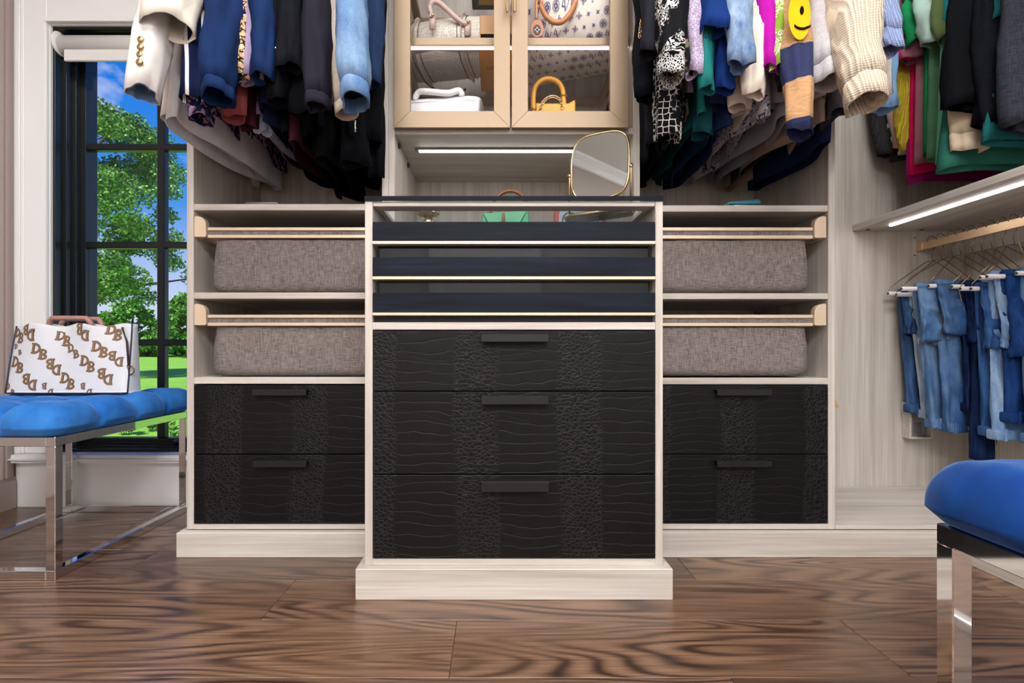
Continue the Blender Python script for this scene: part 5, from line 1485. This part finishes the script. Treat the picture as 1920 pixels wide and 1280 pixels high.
lt = prism('name_tag', [(tp.x + .021 * math.cos(a), tp.y, tp.z + .030 * math.sin(a) * (1.0 if math.sin(a) > 0 else .9)) for a in [2 * PI * i / 20 for i in range(20)]], (0, .004, 0), M_tan, lvb, bev=.0006)
prism('name_tag_window', [(tp.x + .013 * math.cos(a), tp.y - .001, tp.z - .004 + .017 * math.sin(a)) for a in [2 * PI * i / 16 for i in range(16)]], (0, .002, 0), M_edge, lt)
parts = place(glyph('star'), tp.x, tp.z - .004, .024, PI / 4, lambda u, v, off: Vector((u, tp.y - .0018, v)), 0)
print_mesh('name_tag_emblem', parts, plain('silver_ink', '#cfcfd2', .4), lt)

# white bag on the fixed shelf
ZF = Z2(239.5) + .001
wbag, pt3 = duffel('white leather handbag lying behind the left glass door', (-.185, 1.74, ZF), .145, .075, .165, math.radians(-8), plain('bright_white_leather', '#e6e6ea', .4), None)
M_wl = plain('bright_white_leather', '#e6e6ea', .4)
pts = [pt3(-.075, 1.0, .006), pt3(-.06, 1.1, .022), pt3(-.01, .9, .02), pt3(.04, .8, .016), pt3(.075, .95, .018), pt3(.085, .9, .004)]
tube('handle', smooth_path(pts), .010, M_wl, wbag, n=10)
for xx in (-.075, .085):
    V, Fc = ball_data(pt3(xx, .9, .006), .008, 10, 6); link('handle_tab', mesh('tab', V, Fc), M_wl, wbag, smooth=True)
tube('seam', [pt3(-.13 + .26 * k / 12, .62 - .1 * k / 12, .001) for k in range(13)], .0012, plain('grey_seam', '#a9a9ad', .6), wbag, n=5)
# yellow bag
M_yel = plain('mustard_leather', '#dd9d20', .4)
yb_ = thing('handbag', 'mustard yellow top-handle bag with gold chain behind the right glass door', 'handbag', (.205, 1.72, ZF))
yp = lambda px, py: P(px, py, 1.70)
zt_ = Z_(197, 1.70)
V = []
xa, xb_ = X_(1004, 1.70), X_(1078, 1.70)
pts = [(xa, ZF), (xb_, ZF), (xb_, Z_(192, 1.70)), (xb_ - .022, zt_), (xa + .022, zt_), (xa, Z_(196, 1.70))]
prism('body', [(x_, 1.685, z_) for x_, z_ in pts], (0, .09, 0), M_yel, yb_, bev=.004)
hp = [yp(1001, 212), yp(1000, 185), yp(1004, 163), yp(1016, 151), yp(1031, 148), yp(1046, 154), yp(1055, 168), yp(1057, 190), yp(1058, 212)]
tube('handle', smooth_path(hp), .0082, M_yel, yb_, n=12, up=Vector((0, 1, 0)))
for px, py in ((1001, 206), (1057, 180)):
    tube('handle_ring', [yp(px, py) + Vector((.011 * math.cos(a), .011 * math.sin(a), 0)) for a in [2 * PI * i / 16 for i in range(16)]], .0025, M_brass, yb_, n=6, closed=True)
prism('flap_wing', [yp(1058, 208), yp(1079, 208), yp(1078, 187), yp(1060, 197)], (0, .03, 0), M_yel, yb_, bev=.001)
ch_ = [yp(a, b_) + Vector((0, -.018, 0)) for a, b_ in ((1012, 210), (1015, 200), (1021, 192), (1029, 187), (1037, 186), (1045, 189), (1051, 196), (1053, 210))]
ch_ = smooth_path(ch_, 3)
for k, p in enumerate(ch_[:-1]):
    d = (ch_[k + 1] - p).normalized(); s_ = Vector((0, 1, 0)) if k % 2 else d.cross(Vector((0, 1, 0))).normalized()
    tube('chain_link', [p + d * (.0062 * math.cos(a)) + s_ * (.0042 * math.sin(a)) for a in [2 * PI * i / 10 for i in range(10)]], .0016, M_brass, yb_, n=5, closed=True)
dk = thing('sunglasses_case', 'small black rounded case at the right end of the lower cabinet shelf', 'case', (.40, 1.74, ZF))
V, Fc = ball_data((.395, 1.74, ZF + .085), .085, 20, 12, (.26, .5, 1)); link('body', mesh('case', V, Fc), M_black, dk, smooth=True)
tube('seam', [(.395, 1.74 + .0425 * math.cos(a), ZF + .085 + .0855 * math.sin(a)) for a in [2 * PI * i / 24 for i in range(24)]], .0016, M_dark, dk, n=5, closed=True)

# ------------------------------------------------------------------ things on the glass counter
ZG = ZT + .0113
# mirror
mr = thing('vanity_mirror', 'gold framed tilting vanity mirror on a tray stand', 'mirror', (.32, 1.50, ZG))
mc = P(1124, 311, 1.50); yaw_, tilt_ = math.radians(28), math.radians(-4)
ex = Vector((math.cos(yaw_), -math.sin(yaw_) * 1, 0)); ez = Vector((math.sin(yaw_) * math.sin(tilt_) * -1, -math.cos(yaw_) * math.sin(tilt_), math.cos(tilt_))); en = ex.cross(ez).normalized()
if en.y > 0: en = -en
def sq(a_, b_, n=40, e_=.55): return [(a_ * math.copysign(abs(math.cos(q)) ** e_, math.cos(q)), b_ * math.copysign(abs(math.sin(q)) ** e_, math.sin(q))) for q in [2 * PI * i / n for i in range(n)]]
ma, mb = .086, .098
V = [mc + ex * x_ + ez * z_ + en * .001 for x_, z_ in sq(ma, mb)]
link('mirror_glass', mesh('mg', V, [tuple(range(len(V)))]), plain('mirror_silver', '#c9d2d3', .01, 1.0), mr)
V2 = [mc + ex * x_ + ez * z_ for x_, z_ in sq(ma, mb)]; V3 = [p - en * .012 for p in V2]
n_ = len(V2)
link('mirror_back', mesh('mb', V2 + V3, [tuple(n_ + i for i in range(n_))] + [(i, (i + 1) % n_, n_ + (i + 1) % n_, n_ + i) for i in range(n_)]), M_brass, mr, smooth=True)
tube('mirror_rim', V2, .0032, M_brass, mr, n=8, closed=True, up=en)
pl_, pr__ = mc - ex * (ma + .006) - ez * .02, mc + ex * (ma + .006) - ez * .02
for p, s in ((pl_, -1), (pr__, 1)):
    tube('stand_arm', [p + Vector((0, 0, .012)), p, Vector((p.x - ex.x * s * .0, p.y, ZG + .012))], .0032, M_brass, mr, n=8)
    V, Fc = ball_data(p + Vector((0, 0, .004)), .0065, 10, 6); link('pivot', mesh('pv', V, Fc), M_brass, mr, smooth=True)
def tray_pt(x_, z_, h): return Vector((mc.x, mc.y + .012, ZG + h)) + ex * x_ + Vector((math.sin(yaw_), math.cos(yaw_), 0)) * z_
out = sq(.100, .032, 36, .5)
V = [tray_pt(x_, z_, 0) for x_, z_ in out] + [tray_pt(x_, z_, .005) for x_, z_ in out]; n_ = len(out)
link('tray', mesh('tray', V, [tuple(range(n_))[::-1], tuple(n_ + i for i in range(n_))] + [(i, (i + 1) % n_, n_ + (i + 1) % n_, n_ + i) for i in range(n_)]), plain('dark_tray', '#3a322c', .25, .4), mr)
tube('tray_rim', [tray_pt(x_, z_, .008) for x_, z_ in out], .006, M_brass, mr, n=8, closed=True)
# gold flower ornament
fl = thing('flower_ornament', 'small gold flower ornament on the glass counter', 'ornament', (X_(803, 1.60), 1.60, ZG))
fc = Vector((X_(803, 1.60), 1.60, ZG))
lathe('bowl', [(.004, .0), (.022, .002), (.020, .012), (.012, .020), (.016, .032), (.010, .036), (0, .036)], fc, M_brass, fl, n=20)
for k in range(9):
    a = 2 * PI * k / 9; V, Fc = ball_data(fc + Vector((.024 * math.cos(a), .024 * math.sin(a), .036)), .013, 10, 6, (1, 1, .6)); link('petal', mesh('petal', V, Fc), M_brass, fl, smooth=True)
# green bag with bamboo handle
gb = thing('mini_handbag', 'small green handbag with bamboo handle on the glass counter', 'handbag', (X_(947, 1.68), 1.68, ZG))
M_grn = plain('green_leather', '#158456', .35); M_bam = plain('bamboo', '#7a3d1c', .3)
gx0, gx1 = X_(901, 1.66), X_(995, 1.66); gzt = Z_(396, 1.66)
prism('body', [(gx0, 1.66, ZG), (gx1, 1.66, ZG), (gx1 - .006, 1.675, gzt + .006), (gx0 + .004, 1.675, gzt - .004)], (0, .05, 0), M_grn, gb, bev=.004)
prism('flap', [(gx0 + .03, 1.652, ZG + .012), (gx1 - .04, 1.652, ZG + .012), (gx1 - .012, 1.668, gzt + .004), (gx0 + .008, 1.668, gzt - .004)], (0, .006, 0), M_grn, gb, bev=.001)
gcx = X_(944, 1.65)
tube('clasp', [(gcx, 1.648, ZG + .006), (gcx, 1.646, gzt - .010)], .005, M_bam, gb, n=8)
hp = [Vector((X_(a, 1.69), 1.69, Z_(b_, 1.69))) for a, b_ in ((920, 398), (921, 388), (930, 372), (944, 361), (958, 358), (972, 362), (984, 374), (987, 388), (986, 398))]
hh = smooth_path(hp)
tube('bamboo_handle', hh, [.0055 + .0012 * (k % 6 == 0) for k in range(len(hh))], M_bam, gb, n=10, up=Vector((0, 1, 0)))
for p in (hp[1], hp[-2]):
    V, Fc = ball_data(p, .008, 10, 6); link('handle_ring', mesh('r', V, Fc), M_brass, gb, smooth=True)
# red case with a pair of glasses printed on it
rc = thing('eyewear_case', 'red tin case with a light blue picture of eyeglasses', 'case', (X_(1088, 1.78), 1.78, ZG))
rx0, rx1, rzt = X_(1040, 1.78), X_(1136, 1.78), Z_(386, 1.78)
rcx, rcz = (rx0 + rx1) / 2, (ZG + rzt) / 2
prism('tin', [(rcx + x_, 1.78, rcz + z_) for x_, z_ in sq((rx1 - rx0) / 2, (rzt - ZG) / 2, 32, .35)], (0, .03, 0), plain('red_enamel', '#c92a2e', .35), rc, bev=.001)
prism('picture', [(rcx + x_, 1.7785, rcz + z_) for x_, z_ in sq((rx1 - rx0) / 2 * .84, (rzt - ZG) / 2 * .78, 32, .35)], (0, .003, 0), plain('light_blue_print', '#a9cbe6', .4), rc)
parts = []
for s in (-1, 1): parts += place([(arc(0, 0, .5, .5, 0, 360, 20), .08)], rcx + s * .036, rcz + .006, .052, 0, lambda u, v, off: Vector((u, 1.7778, v)), 0)
parts += place([(arc(0, 0, .25, .2, 0, 180, 8), .08)], rcx, rcz + .012, .05, 0, lambda u, v, off: Vector((u, 1.7778, v)), 0)
print_mesh('eyeglasses_print', parts, M_edge, rc)
# small cases on the upper shelves
tc = thing('zip_case', 'flat teal zip case on the corner-side shelf under the clothes', 'case', (X_(1396, 1.62), 1.66, Z2(384.5)))
z0 = Z2(384.5) + .0005
M_teal = plain('teal_case', '#4d93a8', .5)
def rounded_case(nm, x0, x1, y0, y1, z0, z1, mat, par, tilt=0.0):
    bm = bmesh.new(); vs = bm_box(bm, x0, x1, y0, y1, z0, z1)
    for v in vs:
        if v.co.z > (z0 + z1) / 2: v.co.z += tilt * (v.co.x - x0) / (x1 - x0)
    bmesh.ops.bevel(bm, geom=list(bm.edges), offset=min((z1 - z0) * .45, .012), segments=4, affect='EDGES')
    return link(nm, bm_mesh(nm, bm), mat, par, smooth=True)
rounded_case('lower_half', X_(1364, 1.62), X_(1429, 1.62), 1.62, 1.72, z0, z0 + .013, M_teal, tc)
rounded_case('upper_half', X_(1365, 1.62), X_(1428, 1.62), 1.62, 1.72, z0 + .0135, z0 + .025, M_teal, tc, .010)
tube('zip', [(X_(1366, 1.62), 1.6195, z0 + .0132), (X_(1427, 1.62), 1.6195, z0 + .0132)], .0012, M_chrome, tc, n=6)
bc = thing('folded_scarf', 'folded light grey scarf on the window-side shelf under the clothes', 'scarf', (X_(488, 1.64), 1.68, Z2(382)))
z0 = Z2(382) + .0005
for k, (a, b_, h0, h1) in enumerate(((452, 528, 0, .012), (456, 520, .012, .024))):
    rounded_case('fold', X_(a, 1.63), X_(b_, 1.63), 1.63, 1.76, z0 + h0, z0 + h1, fa('grey_scarf', '#a5a09c'), bc)

# ------------------------------------------------------------------ small clothing details
def detail_parent(label_start):
    for o in COL.objects:
        if o.parent is None and str(o.get('label', '')).startswith(label_start): return o
o = detail_parent('black jacket with gold chain')
for k in range(7):
    p = P(1203 - .6 * k, 38 + 5 * k, 1.375)
    tube('chain_link', [p + Vector((.0032 * math.cos(a), .002 * (k % 2), .0058 * math.sin(a))) for a in [2 * PI * i / 10 for i in range(10)]], .0012, M_brass, o, n=5, closed=True, up=Vector((0, 1, 0)))
o = detail_parent('black top with small silver studs')
for px, py in ((517, 90), (518, 98)):
    V, Fc = ball_data(P(px, py, 1.275), .003, 8, 5); link('silver_stud', mesh('stud', V, Fc), M_chrome, o, smooth=True)
o = detail_parent('black jacket with zip pull')
p = P(665, 226, 1.33)
tube('zip_pull', [p, p + Vector((.001, 0, -.012)), p + Vector((.002, 0, -.03))], [.0035, .002, .0022], M_chrome, o, n=6)
